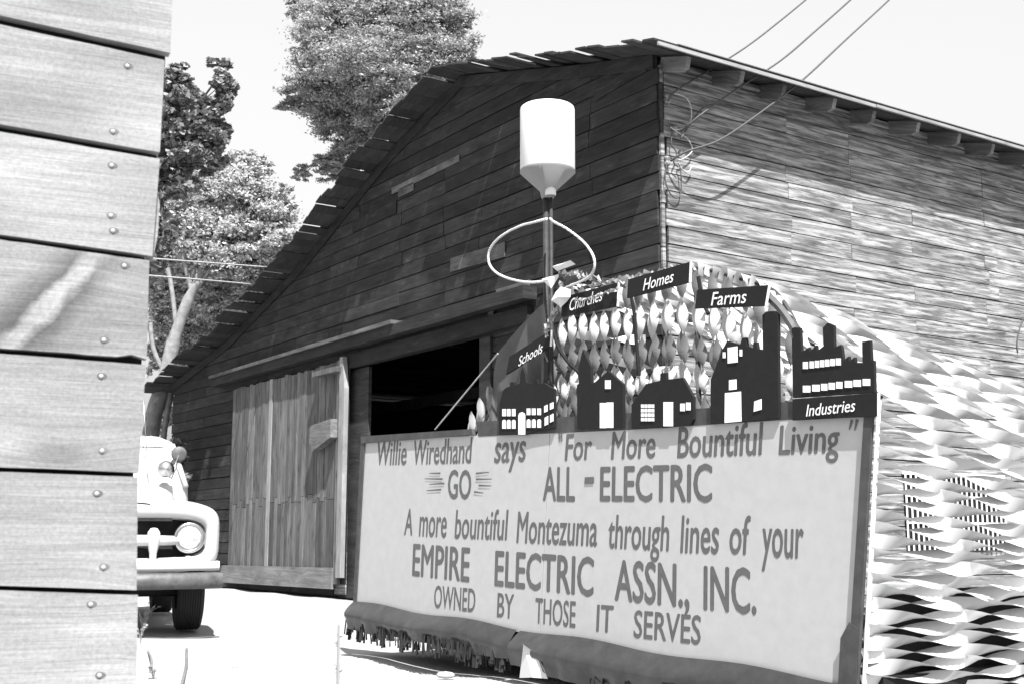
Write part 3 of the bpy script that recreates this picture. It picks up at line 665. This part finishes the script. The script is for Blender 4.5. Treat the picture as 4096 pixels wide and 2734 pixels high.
def dense(pts, k):
    out = []
    for a, b_ in zip(pts, pts[1:]):
        for j in range(k): out.append((a[0]+(b_[0]-a[0])*j/k, a[1]+(b_[1]-a[1])*j/k))
    return out+[pts[-1]]
rl = empty('rope_loop', SG.P(*sgp(1255, 650), 0), 'white twisted rope looped round the iron pole below the canister', 'rope')
rope(lp, .0085, rl, 0.0, bow=.10); rope(rp, .0085, rl, 0.0, bow=.10)
# cloth knots tying the rope
def cloth(name, pxs, off, mt, parent=None, label=None, cat=None, grp=None):
    P_ = [sgp(*p, off) for p in pxs]; cx = sum(p[0] for p in P_)/len(P_); cy = sum(p[1] for p in P_)/len(P_)
    V = [SG.P(cx, cy, off+.03)]+[SG.P(*p, off+.012*(-1)**i) for i, p in enumerate(P_)]+[SG.P(cx, cy, off-.02)]; n_ = len(P_)
    Fc = [(0, 1+i, 1+(i+1) % n_) for i in range(n_)]+[(n_+1, 1+(i+1) % n_, 1+i) for i in range(n_)]
    o = mesh(name, V, Fc, mt, None, parent); return tag(o, label, cat, grp) if label else o
cloth('tie_cloth', [(1246, 641), (1283, 627), (1268, 663)], .03, M_can, rl)
cloth('tie_cloth', [(1270, 612), (1290, 602), (1312, 598), (1317, 606), (1300, 616), (1275, 622)], .03, M_can, rl)
cloth('tie_cloth', [(1268, 690), (1272, 668), (1290, 658), (1306, 664), (1312, 682), (1298, 690), (1290, 706), (1278, 700)], .06, M_can, rl)
# tangled foil garland over the placards
def garland(pxs, off, r_=.03, nm='garland'):
    path = smooth_path([SG.P(*sgp(x, y, off), off) for x, y in pxs], 8); mb = MB()
    for s_ in range(3):
        q = [p+v3(ru(-r_, r_), ru(-r_, r_), ru(-r_, r_))*.7 for p in path]
        m_ = len(q); V = []
        for i, p in enumerate(q):
            a = i*1.1+s_*2; d = v3(math.cos(a)*.5, math.cos(a)*.3, math.sin(a))*r_*.55; V += [p-d, p+d]
        mb.add(V, [(2*i, 2*i+1, 2*i+3, 2*i+2) for i in range(m_-1)])
    return mb
ga = garland([(1285, 632), (1320, 627), (1360, 640), (1420, 650), (1470, 640), (1530, 620), (1588, 612)], .02, .028).build('foil_garland', thin('tinsel', .3, .2, .3, .6, .7), None)
tag(ga, 'crumpled foil garland running from the pole knot to the Homes placard', 'garland')
gb = garland([(1288, 650), (1282, 700), (1262, 735), (1250, 770)], .03, .025).build('foil_garland', bpy.data.materials['tinsel'], None)
tag(gb, 'crumpled foil garland hanging down from the knot above Schools', 'garland')
gc = garland([(1420, 662), (1380, 675), (1355, 684), (1320, 690)], .06, .015).build('foil_garland', bpy.data.materials['tinsel'], None)
tag(gc, 'thin foil strand lying over the top of the Churches placard', 'garland')
# tarpaulin draped from the pole
top_ = [(1262, 690), (1238, 702), (1190, 752), (1142, 808), (1133, 850), (1130, 900)]; bot_ = [(1262, 960), (1230, 966), (1195, 970), (1160, 975), (1140, 978), (1118, 985)]
V = []; Fc = []; m_ = 10
for i, (a, b_) in enumerate(zip(dense(top_, 3), dense(bot_, 3))):
    for j in range(m_):
        f = j/(m_-1); o_ = -.17+.025*math.sin(i*1.3+f*3)*f-.06*f*0
        V.append(SG.P(*sgp(a[0]+(b_[0]-a[0])*f, a[1]+(b_[1]-a[1])*f, o_), o_))
nn_ = len(dense(top_, 3))
for i in range(nn_-1):
    for j in range(m_-1): Fc.append((i*m_+j, (i+1)*m_+j, (i+1)*m_+j+1, i*m_+j+1))
tag(mesh('tarpaulin', V, Fc, M_tarp, None, None, True), 'dark grey tarpaulin draped from the iron pole behind the Schools placard', 'tarpaulin')
mb = MB(); mb.tube([SG.P(*sgp(1142, 810, -.1), -.1), SG.P(*sgp(998, 984, -.02), -.02)], .006); tag(mb.build('guy_rope', M_wire2, None), 'straight guy rope from the tarpaulin down to the sign top', 'rope')
for pth in [[(1268, 752), (1280, 795), (1305, 832), (1330, 858), (1338, 900)], [(1447, 676), (1455, 720), (1460, 790), (1466, 860)], [(1602, 635), (1612, 690), (1625, 720)]]:
    mb = MB(); mb.tube(smooth_path([SG.P(*sgp(x, y, -.12), -.12) for x, y in pth], 4), .011); mb.build('hanging_cord', M_black, fl)
mb = MB(); mb.tube(smooth_path([SG.P(*sgp(x, y, .0), .0) for x, y in [(1762, 680), (1790, 708), (1815, 745), (1826, 775)]], 4), .022); mb.build('corner_strut', M_wire, fl)

# ------------------------------------------------------------------ truck
psi = math.radians(20)
TM = Matrix.Translation((-3.55, 11.30, 0)) @ Matrix.Rotation(psi, 4, 'Z')
truck = bpy.data.objects.new('pickup_truck', None); put(truck, TM); tag(truck, 'pale rounded old pickup truck parked behind the plank wall, one headlight showing', 'truck')
def tpart(mb, name, mt, parent=None, smooth=True): return mb.build(name, mt, parent or truck, smooth, TM)
def se(hw, hh, cz, e, n=64, y=0, bow=.16, flat=0):
    out = []
    for k in range(n):
        a = 2*math.pi*k/n; ca, sa = math.cos(a), math.sin(a)
        x = hw*math.copysign(abs(ca)**(2/e), ca); z = cz+hh*math.copysign(abs(sa)**(2/e), sa)
        out.append((x, y+bow*(x/.95)**2, z))
    return out
def loft(rings, close=True, cap=None):
    V = [p for r_ in rings for p in r_]; n = len(rings[0]); Fc = [(i*n+k, (i+1)*n+k, (i+1)*n+(k+1) % n, i*n+(k+1) % n) for i in range(len(rings)-1) for k in range(n if close else n-1)]
    if cap == 'end': Fc.append(tuple((len(rings)-1)*n+k for k in range(n)))
    return V, Fc
mb = MB(); mb.add(*loft([se(.80, .175, .865, 4.5, y=.12), se(.815, .19, .866, 4.5, y=.02), se(.84, .215, .868, 4.5, y=-.015), se(.90, .28, .87, 5, y=-.02), se(.935, .315, .875, 4.6, y=.02), se(.95, .33, .88, 4.6, y=.10), se(.95, .34, .89, 4.4, y=.35), se(.95, .33, .93, 4, y=.9), se(.93, .30, .93, 4, y=1.35)]))
tpart(mb, 'front_fenders', M_paint)
mb = MB(); mb.add(*loft([se(.80, .175, .865, 4.5, y=.13), se(.01, .01, .865, 4.5, y=.14)])); tpart(mb, 'grille_back', M_dark)
for sx in (-1, 1):
    c = (.66*sx, .16, .87)
    mb = MB(); mb.lathe([(.128, .04), (.142, .0), (.145, -.06), (.132, -.085), (.114, -.085), (.108, -.07)], c, 36, 'y'); hl = tpart(mb, 'headlight', M_chrome)
    mb = MB(); mb.lathe([(.109, -.07), (.09, -.098), (.05, -.112), (0, -.117)], c, 36, 'y'); tpart(mb, 'lens', M_glass, hl)
    mb = MB(); mb.lathe([(0, -.03), (.04, -.03), (.055, 0), (.05, .05)], (.66*sx, .12, .66), 16, 'y'); tpart(mb, 'parking_light', M_paint)
mb = MB(); mb.tube([(-.56, .11, .845), (-.3, .06, .845), (0, .045, .845), (.3, .06, .845), (.56, .11, .845)], [.042, .05, .052, .05, .042], 14); tpart(mb, 'grille_bar', M_paint)
mb = MB(); mb.box(-.5, .08, 1.02, .5, .1, 1.05); tpart(mb, 'grille_trim', M_bump, smooth=False)
for xx in (-.34, 0, .34):
    mb = MB(); mb.lathe([(0, .10), (.03, .095), (.055, .06), (.062, .0), (.05, -.06), (.034, -.13), (.03, -.2)], (xx, .04, .86), 18); tpart(mb, 'grille_tooth', M_paint)
def bumper_y(x): return -.16+.20*(abs(x)/.95)**2.5
mb = MB(); rings = []
for i in range(25):
    x = -.97+1.94*i/24; y = bumper_y(x); rings.append([(x, y+.03, .56), (x, y, .545), (x, y-.02, .50), (x, y-.022, .46), (x, y, .42), (x, y+.03, .41)])
mb.add(*loft(rings, True)); tpart(mb, 'bumper', M_bump)
mb = MB(); rings = []
for i in range(25):
    x = -.94+1.88*i/24; y = bumper_y(x); rings.append([(x, y+.20, .66), (x, y+.05, .655), (x, y+.03, .60), (x, y+.05, .572), (x, y+.2, .57)])
mb.add(*loft(rings, False)); tpart(mb, 'valance', M_paint)
# hood and cab
def hs(y, hw, base, h, n=17): return [(hw*math.cos(math.pi*k/(n-1)), y, base+h*math.sin(math.pi*k/(n-1))**.6) for k in range(n)]
mb = MB(); mb.add(*loft([hs(-.0, .30, 1.16, .03), hs(.03, .42, 1.16, .10), hs(.12, .5, 1.15, .18), hs(.45, .56, 1.13, .27), hs(1.0, .62, 1.1, .33), hs(1.5, .66, 1.08, .37)], False)); tpart(mb, 'hood', M_paint)
mb = MB(); mb.lathe([(0, .09), (.02, .08), (.028, .04), (.02, 0)], (0, .05, 1.24), 12); tpart(mb, 'hood_emblem', M_chrome)
def cabring(z, hw, y0, y1, r_=.14):
    out = []
    for (cx, cy, a0) in ((hw-r_, y0+r_, -90), (hw-r_, y1-r_, 0), (-hw+r_, y1-r_, 90), (-hw+r_, y0+r_, 180)):
        for k in range(5): a = math.radians(a0+22.5*k); out.append((cx+r_*math.cos(a), cy+r_*math.sin(a), z))
    return out
mb = MB(); mb.add(*loft([cabring(.45, .76, 1.45, 2.9), cabring(.9, .8, 1.42, 2.95), cabring(1.40, .77, 1.45, 2.92)])); tpart(mb, 'cab', M_paint)
mb = MB(); mb.add(*loft([cabring(1.81, .63, 1.70, 2.76), cabring(1.87, .62, 1.72, 2.74), cabring(1.93, .5, 1.85, 2.6), cabring(1.945, .25, 2.1, 2.4)], cap='end')); rf = tpart(mb, 'cab_roof', M_paint)
for sx in (-1, 1):
    for (a, b_) in (((.74, 1.47, 1.39), (.61, 1.73, 1.83)), ((.74, 2.9, 1.39), (.61, 2.74, 1.83)), ((.76, 2.2, 1.39), (.625, 2.2, 1.83))):
        mb = MB(); mb.tube([(a[0]*sx, a[1], a[2]), (b_[0]*sx, b_[1], b_[2])], .032, 8); tpart(mb, 'roof_pillar', M_paint)
    mb = MB(); mb.add([(.75*sx, 1.5, 1.40), (.75*sx, 2.88, 1.40), (.62*sx, 2.72, 1.81), (.62*sx, 1.76, 1.81)], [(0, 1, 2, 3)]); tpart(mb, 'side_window', M_win, smooth=False)
    mb = MB(); mb.lathe([(0, -.01), (.06, -.008), (.072, .0), (.06, .012), (0, .03)], (0, 0, 0), 22, 'y')
mb = MB(); mb.add([(-.70, 1.47, 1.40), (.70, 1.47, 1.40), (.58, 1.72, 1.82), (-.58, 1.72, 1.82)], [(0, 1, 2, 3)]); tpart(mb, 'windshield', M_win, smooth=False)
mb = MB(); mb.tube([(0, 1.46, 1.4), (0, 1.71, 1.82)], .012, 6); tpart(mb, 'windshield_divider', M_chrome)
# bed
mb = MB(); mb.box(-.8, 3.0, .6, .8, 3.05, 1.15); mb.box(-.8, 3.05, .6, -.75, 5.0, 1.15); mb.box(.75, 3.05, .6, .8, 5.0, 1.15); mb.box(-.8, 4.95, .6, .8, 5.0, 1.15); mb.box(-.78, 3.02, .55, .78, 4.98, .62); tpart(mb, 'cargo_bed', M_paint, smooth=False)
for sx in (-1, 1):
    for yy in (.80, 3.9):
        mb = MB(); c = (.74*sx, yy, .37)
        prof_ = [(.18, -.11), (.30, -.125), (.35, -.115), (.365, -.095)]
        for i in range(9):
            xx = -.09+.0225*i; prof_ += [(.372, xx-.006), (.372, xx+.006), (.364, xx+.009)]
        prof_ += [(.365, .098), (.35, .115), (.30, .125), (.18, .11)]
        mb.lathe(prof_, c, 40, 'x'); wl = tpart(mb, 'wheel', M_tyre, smooth=False)
        mb = MB(); mb.lathe([(.19, -.08), (.17, -.02), (.08, .0), (0, .03)], c, 24, 'x'); tpart(mb, 'rim', M_paint, wl)
for xx in (-.45, .45):
    mb = MB(); mb.box(xx-.03, 0, .42, xx+.03, 5, .52); tpart(mb, 'frame_rail', M_pole, smooth=False)
mb = MB(); mb.tube([(-.7, .8, .36), (.7, .8, .36)], .045, 8); mb.tube([(-.55, .62, .38), (.6, .66, .38)], .02, 8); tpart(mb, 'front_axle', M_pole)
# mirror seen against the barn
Mi = TM.inverted(); mp_ = Mi @ Vector(tuple(at(411, 1040, 13.0))); ma_ = Mi @ Vector(tuple(at(394, 1085, 12.9))); mc_ = Mi @ Vector(tuple(at(383, 1100, 12.95)))
mb = MB(); mb.lathe([(0, -.014), (.06, -.012), (.078, -.002), (.08, .006), (.06, .022), (0, .03)], tuple(mp_), 26, 'y'); mr = tpart(mb, 'side_mirror', M_bump)
mb = MB(); mb.tube([tuple(mp_), tuple(ma_), tuple(mc_)], .008, 6); tpart(mb, 'mirror_arm', M_chrome, mr)
sp = Mi @ Vector(tuple(at(380, 1075, 12.7)))
mb = MB(); mb.lathe([(0, -.09), (.06, -.08), (.085, -.03), (.08, .03), (.04, .09), (0, .1)], tuple(sp), 20, 'y'); tpart(mb, 'spotlight', M_chrome)
an0 = Mi @ Vector(tuple(at(341, 1105, 12.8))); an1 = Mi @ Vector(tuple(at(328, 900, 12.8)))
mb = MB(); mb.tube([tuple(an0), tuple(an1)], .005, 5); tpart(mb, 'antenna', M_chrome)

# ------------------------------------------------------------------ cables
def cable(name, pts, r_, mt, label, grp=None):
    mb = MB(); mb.tube(smooth_path(pts, 6), r_, 6); return tag(mb.build(name, mt, None, True), label, 'cable', grp)
def wp(x, y, o=.1): a, b_ = S.px(x, y, o); return S.P(a, b_, o)
cable('service_cable', [wp(1532, 232), at(1552, 208, 13.0), at(1622, 165, 13.3), at(1712, 108, 13.6), at(1790, 48, 14.0), at(1870, -18, 14.4), at(1990, -120, 15)], .011, M_wire, 'uppermost of the three overhead service cables at the barn corner', 'service cables')
cable('service_cable', [wp(1562, 302), at(1610, 262, 13.0), at(1690, 205, 13.3), at(1790, 140, 13.6), at(1870, 72, 14.0), at(1960, -8, 14.4), at(2080, -120, 15)], .012, M_wire, 'middle of the three overhead service cables at the barn corner', 'service cables')
cable('service_cable', [wp(1538, 370), at(1575, 348, 12.9), at(1650, 322, 13.0), at(1740, 262, 13.3), at(1840, 185, 13.7), at(1940, 92, 14.2), at(2048, -8, 14.6), at(2160, -120, 15)], .012, M_wire, 'lowest of the three overhead service cables at the barn corner', 'service cables')
cable('wall_cable', [wp(1562, 318, .12), wp(1590, 275, .12), wp(1618, 245, .1), wp(1660, 242, .06), wp(1760, 262, .05), wp(1900, 292, .05), wp(2050, 322, .05), wp(2200, 358, .05), wp(2360, 388, .05), wp(2600, 440, .05)], .010, M_wire, 'thin cable sagging along the shaded side wall under the eave')
for pts_, mt, lb in [([(1545, 215), (1570, 222), (1583, 240), (1586, 270), (1575, 292), (1550, 298), (1538, 292)], M_wire2, 'pale loop of wire hanging at the top of the barn corner'),
                 ([(1538, 292), (1556, 305), (1578, 320), (1588, 345), (1572, 362), (1556, 368)], M_wire2, 'pale wire curl linking the two lower cables'),
                 ([(1543, 300), (1540, 330), (1552, 352), (1545, 372), (1556, 384)], M_wire, 'dark kinked wire ends at the barn corner'),
                 ([(1530, 372), (1526, 410), (1536, 442), (1552, 455), (1562, 440), (1562, 400), (1558, 375)], M_wire, 'dark hanging loop of wire over the lit side boards'),
                 ([(1556, 372), (1564, 388), (1578, 396), (1588, 380)], M_wire2, 'short pale curl of wire at the lowest cable end')]:
    cable('wire_loop', [wp(x, y, .09) for x, y in pts_], .0075, mt, lb)
cable('wire_loop', [wp(x, y, .05) for x, y in [(2400, 700), (2355, 722), (2340, 752), (2333, 785), (2335, 808)]], .009, M_wire, 'dark wire end hanging against the side wall at the right edge')
for (x, y, lb) in [(1531, 228, 'upper'), (1548, 302, 'middle'), (1530, 370, 'lowest')]:
    mb = MB(); mb.lathe([(0, -.05), (.03, -.05), (.036, -.03), (.022, -.01), (.022, .01), (.036, .03), (.03, .05), (0, .05)], (0, 0, 0), 16); p = wp(x, y, .06)
    tag(mb.build('insulator', M_ins, None, True, T(p)), lb+' porcelain insulator fixed at the barn corner', 'insulator', 'insulators at the barn corner')
cable('far_cable', [at(250, 586, 17), at(440, 600, 18.5), at(612, 613, 20.3)], .012, M_wire2, 'upper pale cable crossing the trees to the barn', 'far cables')
cable('far_cable', [at(250, 625, 17.5), at(440, 640, 19), at(575, 652, 21)], .013, M_wire2, 'lower pale cable crossing the trees to the barn', 'far cables')

# ------------------------------------------------------------------ trees
rng = np.random.default_rng(5)
def leaves(blobs, per, size, mt, name, parent, flat=.0, aspect=.6):
    Vs = []
    for (cx, cy, cz, rx, ry, rz, k) in blobs:
        n = int(per*k)
        sub = rng.normal(size=(max(7, n//95), 3)); sub /= np.linalg.norm(sub, axis=1)[:, None]; sub *= (rng.random((len(sub), 1))**.5)*1.2
        idx = rng.integers(0, len(sub), n); p = sub[idx]+rng.normal(size=(n, 3))*(.045+.09*rng.random((len(sub), 1))[idx])*np.array([1.5, 1, .8])
        p = p*np.array([rx, ry, rz])+np.array([cx, cy, cz])
        a = rng.normal(size=(n, 3)); a[:, 2] *= .5; a /= np.linalg.norm(a, axis=1)[:, None]
        b_ = rng.normal(size=(n, 3)); b_ -= a*np.sum(a*b_, axis=1)[:, None]; b_ /= np.linalg.norm(b_, axis=1)[:, None]
        s_ = size*(0.6+.8*rng.random((n, 1)))
        q = np.stack([p-a*s_, p-b_*s_*aspect, p+a*s_, p+b_*s_*aspect], axis=1)
        Vs.append(q.reshape(-1, 3))
    V = np.concatenate(Vs); n = len(V)//4; c = V.mean(axis=0); V = V-c
    me = bpy.data.meshes.new(name); me.vertices.add(len(V)); me.vertices.foreach_set('co', V.astype(np.float32).ravel())
    me.loops.add(len(V)); me.loops.foreach_set('vertex_index', np.arange(len(V), dtype=np.int32)); me.polygons.add(n)
    me.polygons.foreach_set('loop_start', np.arange(0, 4*n, 4, dtype=np.int32)); me.update(calc_edges=True)
    me.materials.append(mt); o = bpy.data.objects.new(name, me); put(o, T(c), parent); o['kind'] = 'stuff'; return o
def tree(name, base, d, L, r_, blobs, per, size, lm, bm, label, aspect=.6):
    e = empty(name, base, label, 'tree'); mb = MB()
    big = sorted(blobs, key=lambda q: -q[6])[:2]; cx = sum(q[0] for q in big)/2; cy = sum(q[1] for q in big)/2; zmin = min(q[2]-q[5] for q in big)
    fork = v3(cx*.6+base[0]*.4, cy, zmin-.3); b0 = v3(*base)
    mb.tube(smooth_path([b0, b0*.6+fork*.4+v3(.12, 0, 0), fork], 5), [r_]*4+[r_*.8]*4+[r_*.65]*3, 9, False)
    for q in blobs:
        c_ = v3(q[0], q[1], q[2]); md = fork*.45+c_*.55+v3(ru(-.3, .3), ru(-.3, .3), -.25*abs(q[3])); rr = r_*(.2+.25*min(1, q[6]))
        mb.tube(smooth_path([fork, md, c_+v3(0, 0, q[5]*.4)], 5), [rr*(1-.075*i) for i in range(11)], 6, False)
        for k in range(4):
            t_ = c_+v3(ru(-1, 1)*q[3], ru(-1, 1)*q[4], ru(-.6, .9)*q[5])*.75; mb.tube([md, (md+t_)/2+v3(ru(-.1, .1), 0, ru(-.1, .1)), t_], [rr*.35, rr*.25, rr*.1], 4, False)
    mb.build('trunk', bm, e, True)
    leaves(blobs, per, size, lm, 'crown', e, aspect=aspect)
def B(x, y, Y, rx, rz, k=1, ry=None):
    p = at(x, y, Y); s_ = Y*1.7437/F; return (p[0], p[1], p[2], rx*s_, (ry or rx)*s_, rz*s_, k)
# tall feathery tree behind the roof
Y = 32
tree('locust_tree', (at(870, 1236, Y)[0], Y, 0), (.02, 0, 1), 6.5, .28,
     [B(880, 60, Y, 150, 90, 1.3), B(760, 60, Y-1, 80, 60, .6), B(1000, 40, Y, 75, 50, .5), B(820, 160, Y-1, 130, 80, 1.2), B(960, 150, Y, 110, 70, .9), B(730, 215, Y, 72, 34, .5), B(1045, 105, Y, 48, 40, .3), B(890, -40, Y, 170, 80, 1.0),
      B(800, 260, Y, 90, 60, .8), B(900, 250, Y-1, 80, 60, .6), B(1010, 195, Y, 75, 45, .5), B(820, 345, Y, 55, 45, .35), B(760, 385, Y, 42, 28, .25), B(690, 400, Y, 22, 20, .09), B(700, 120, Y, 40, 30, .18), B(690, 20, Y, 36, 26, .15), B(665, 240, Y, 30, 16, .09), B(1075, 50, Y, 25, 18, .08), B(905, 420, Y+1, 90, 60, .5)],
     22000, .050, M_leafC, M_bark, 'tall feathery tree rising behind the middle of the barn roof', .38)
# broad-leaved tree peeking over the plank wall
Y = 21
tree('poplar_tree', (at(215, 1236, Y)[0], Y, 0), (-.04, 0, 1), 4.6, .2,
     [B(400, 260, Y, 70, 80, 1.0), B(450, 270, Y, 60, 60, .7), B(505, 190, Y, 34, 52, .28), B(505, 255, Y, 28, 40, .2), B(400, 180, Y, 36, 36, .25), B(340, 330, Y, 80, 80, .7), B(440, 350, Y, 70, 50, .6), B(520, 305, Y, 14, 12, .03), B(390, 420, Y, 60, 50, .45), B(475, 320, Y, 45, 26, .25), B(360, 520, Y, 40, 80, .3)],
     6000, .052, M_leafA, M_barkd, 'dark broad-leaved tree showing above the top of the plank wall', .8)
# pale tree with leaning trunk between wall and barn
Y = 26; tb = at(330, 1236, Y); e = empty('cottonwood_tree', (tb[0], Y, 0), 'pale-trunked leaning tree between the plank wall and the barn roof', 'tree')
mb = MB()
mb.tube(smooth_path([(tb[0]-.1, Y, -.1), at(345, 1000, Y), at(375, 880, Y), at(405, 760, Y), at(440, 670, Y), at(462, 640, Y)], 4), [.21]*4+[.18]*4+[.15]*4+[.12]*4+[.09]*4+[.06], 9, False)
mb.tube(smooth_path([at(380, 860, Y), at(352, 800, Y), at(345, 740, Y)], 4), .05, 6, False); mb.tube(smooth_path([at(420, 720, Y), at(470, 600, Y), at(520, 500, Y), at(540, 430, Y)], 4), .07, 6, False)
mb.tube(smooth_path([at(440, 670, Y), at(420, 560, Y), at(440, 470, Y), at(470, 420, Y)], 4), .06, 6, False); mb.tube(smooth_path([at(405, 760, Y), at(390, 640, Y), at(360, 540, Y)], 4), .05, 6, False)
mb.tube(smooth_path([at(366, 1100, Y), at(378, 980, Y), at(392, 900, Y)], 4), .07, 6, False)
mb.build('trunk', M_bark, e, True)
leaves([B(450, 480, Y+.5, 90, 90, 1.2), B(540, 450, Y+.5, 80, 70, 1.0), B(600, 500, Y+.5, 70, 55, .8), B(620, 560, Y+.5, 70, 45, .6), B(520, 570, Y+.5, 90, 70, 1.2), B(430, 600, Y+1.5, 70, 80, .8), B(560, 395, Y+.5, 60, 40, .4), B(640, 470, Y+.5, 35, 30, .2), B(500, 680, Y+1.5, 80, 60, .9), B(430, 740, Y+2, 60, 70, .55), B(370, 660, Y+1.5, 40, 90, .5), B(600, 640, Y+1, 60, 50, .5), B(360, 800, Y+2, 25, 60, .2), B(420, 830, Y+2, 45, 40, .28), B(480, 760, Y+2, 60, 50, .4), B(378, 960, Y+3, 25, 35, .09), B(660, 430, Y, 20, 14, .05)],
       20000, .042, M_leafB, 'crown', e, aspect=.55)
# scrub beyond the truck
sc_ = leaves([B(375, 1060, 24, 60, 50, .5), B(330, 1110, 23, 80, 50, .5), B(250, 1080, 24, 90, 80, .8)], 3000, .08, M_leafA, 'bush', None)
del sc_['kind']; tag(sc_, 'low dark bush beyond the truck, left of the barn corner', 'bush')
sp_ = at(385, 1100, 31); shed = empty('white_shed', (sp_[0], 31, 0), 'small whitewashed shed far behind the truck, beside the barn corner', 'shed')
mb = MB(); mb.box(sp_[0]-1.6, 31, 0, sp_[0]+.9, 33, 2.1); mb.build('wall', M_white, shed); mb = MB(); x0, x1 = sp_[0]-1.8, sp_[0]+1.1
mb.add([(x0, 30.8, 2.1), (x1, 30.8, 2.1), (x1, 33.2, 2.1), (x0, 33.2, 2.1), (x0, 32, 2.7), (x1, 32, 2.7)], [(0, 1, 5, 4), (2, 3, 4, 5), (0, 4, 3), (1, 2, 5), (0, 3, 2, 1)]); mb.build('roof', M_roofb, shed)

# ------------------------------------------------------------------ small things on the ground
def stone(p, r_, label, grp='stones on the dusty yard'):
    V = []; Fc = []; n = 8
    for j in range(1, 4):
        for k in range(n): a = 2*math.pi*k/n; rr = r_*math.sin(math.pi*j/4)*ru(.85, 1.15); V.append((rr*math.cos(a)*1.4, rr*math.sin(a), r_*.5*math.cos(math.pi*j/4)))
    V += [(0, 0, r_*.5), (0, 0, -r_*.5)]
    for j in range(2):
        for k in range(n): Fc.append((j*n+k, (j+1)*n+k, (j+1)*n+(k+1) % n, j*n+(k+1) % n))
    for k in range(n): Fc += [(24, k, (k+1) % n), (25, 16+(k+1) % n, 16+k)]
    o = mesh('stone', V, Fc, M_stone, T((p[0], p[1], r_*.3)), None, True); tag(o, label, 'stone', grp)
stone(ground_at(1022, 1552), .045, 'largest pale stone on the ground before the float')
for i, (x, y) in enumerate([(425, 1553), (590, 1500), (640, 1562), (700, 1545), (540, 1530), (470, 1470), (610, 1450), (745, 1420), (560, 1405), (665, 1395)]):
    stone(ground_at(x, y), ru(.008, .018), 'small pebble on the bright yard, '+['below the truck tyre', 'midway between truck and sign, nearest the camera side', 'near the bottom edge right of the stick', 'left of the dry stalk', 'right of the grey stick', 'under the truck shadow tip', 'right of the truck tyre', 'by the tip of the float shadow', 'beside the tyre toward the door', 'in front of the barn door'][i])
# weeds at the foot of the plank wall
def weed(p, h_, n, label, mt=M_weed):
    mb = MB(); b0 = v3(*p)
    for k in range(n):
        a = ru(0, 6.28); l_ = h_*ru(.5, 1.1); e_ = ru(.1, .7)*l_; q = [b0, b0+v3(math.cos(a)*e_*.3, math.sin(a)*e_*.3, l_*.6), b0+v3(math.cos(a)*e_, math.sin(a)*e_, l_*ru(.75, 1))]
        mb.tube(q, [.003, .0025, .001], 3)
        for j in range(3):
            c_ = q[1]+(q[2]-q[1])*ru(0, 1); u2 = v3(ru(-1, 1), ru(-1, 1), ru(-.5, .5))*.022; w2 = v3(ru(-1, 1), ru(-1, 1), ru(-.5, .5))*.012; mb.add([c_-u2, c_-w2, c_+u2, c_+w2], [(0, 1, 2, 3)])
    tag(mb.build('weed', mt, None), label, 'weed', 'dry weeds on the yard')
weed(ground_at(328, 1455), .32, 14, 'dry weed beside the plank wall, in the truck shadow'); weed(ground_at(322, 1475), .18, 9, 'low dry weed at the foot of the plank wall')
weed(ground_at(352, 1560), .10, 6, 'small weed sprout in front of the truck shadow')
g0 = at(768, 1700, 3.2); g0[2] = 0; t1 = at(777, 1432, 3.2); mb = MB(); mb.tube([g0, g0*.5+t1*.5+v3(.004, 0, 0), t1], [.008, .0065, .003], 6)
for k in range(46):
    f = ru(.3, 1); c_ = g0+(t1-g0)*f; a = ru(0, 6.28); u2 = v3(math.cos(a), math.sin(a), ru(.3, 1.4))*ru(.008, .02); mb.add([c_, c_+u2*.5+v3(.004, .002, 0), c_+u2, c_+u2*.5-v3(.004, .002, 0)], [(0, 1, 2, 3)])
tag(mb.build('weed', M_weed, None), 'tall pale upright stalk, blurred, in front of the sign corner', 'weed', 'dry weeds on the yard')
def dark_stick(a, b_, r_, lb):
    p, q = ground_at(*a, .01), ground_at(*b_, .01); mb = MB(); mb.tube(smooth_path([p, (p+q)/2+v3(.02, 0, .01), q], 4), r_, 6); tag(mb.build('twig', M_raft, None), lb, 'twig')
dark_stick((428, 1487), (408, 1600), .010, 'long grey stick lying on the yard before the truck')
dark_stick((340, 1492), (343, 1545), .008, 'short dark twig beside the plank wall')
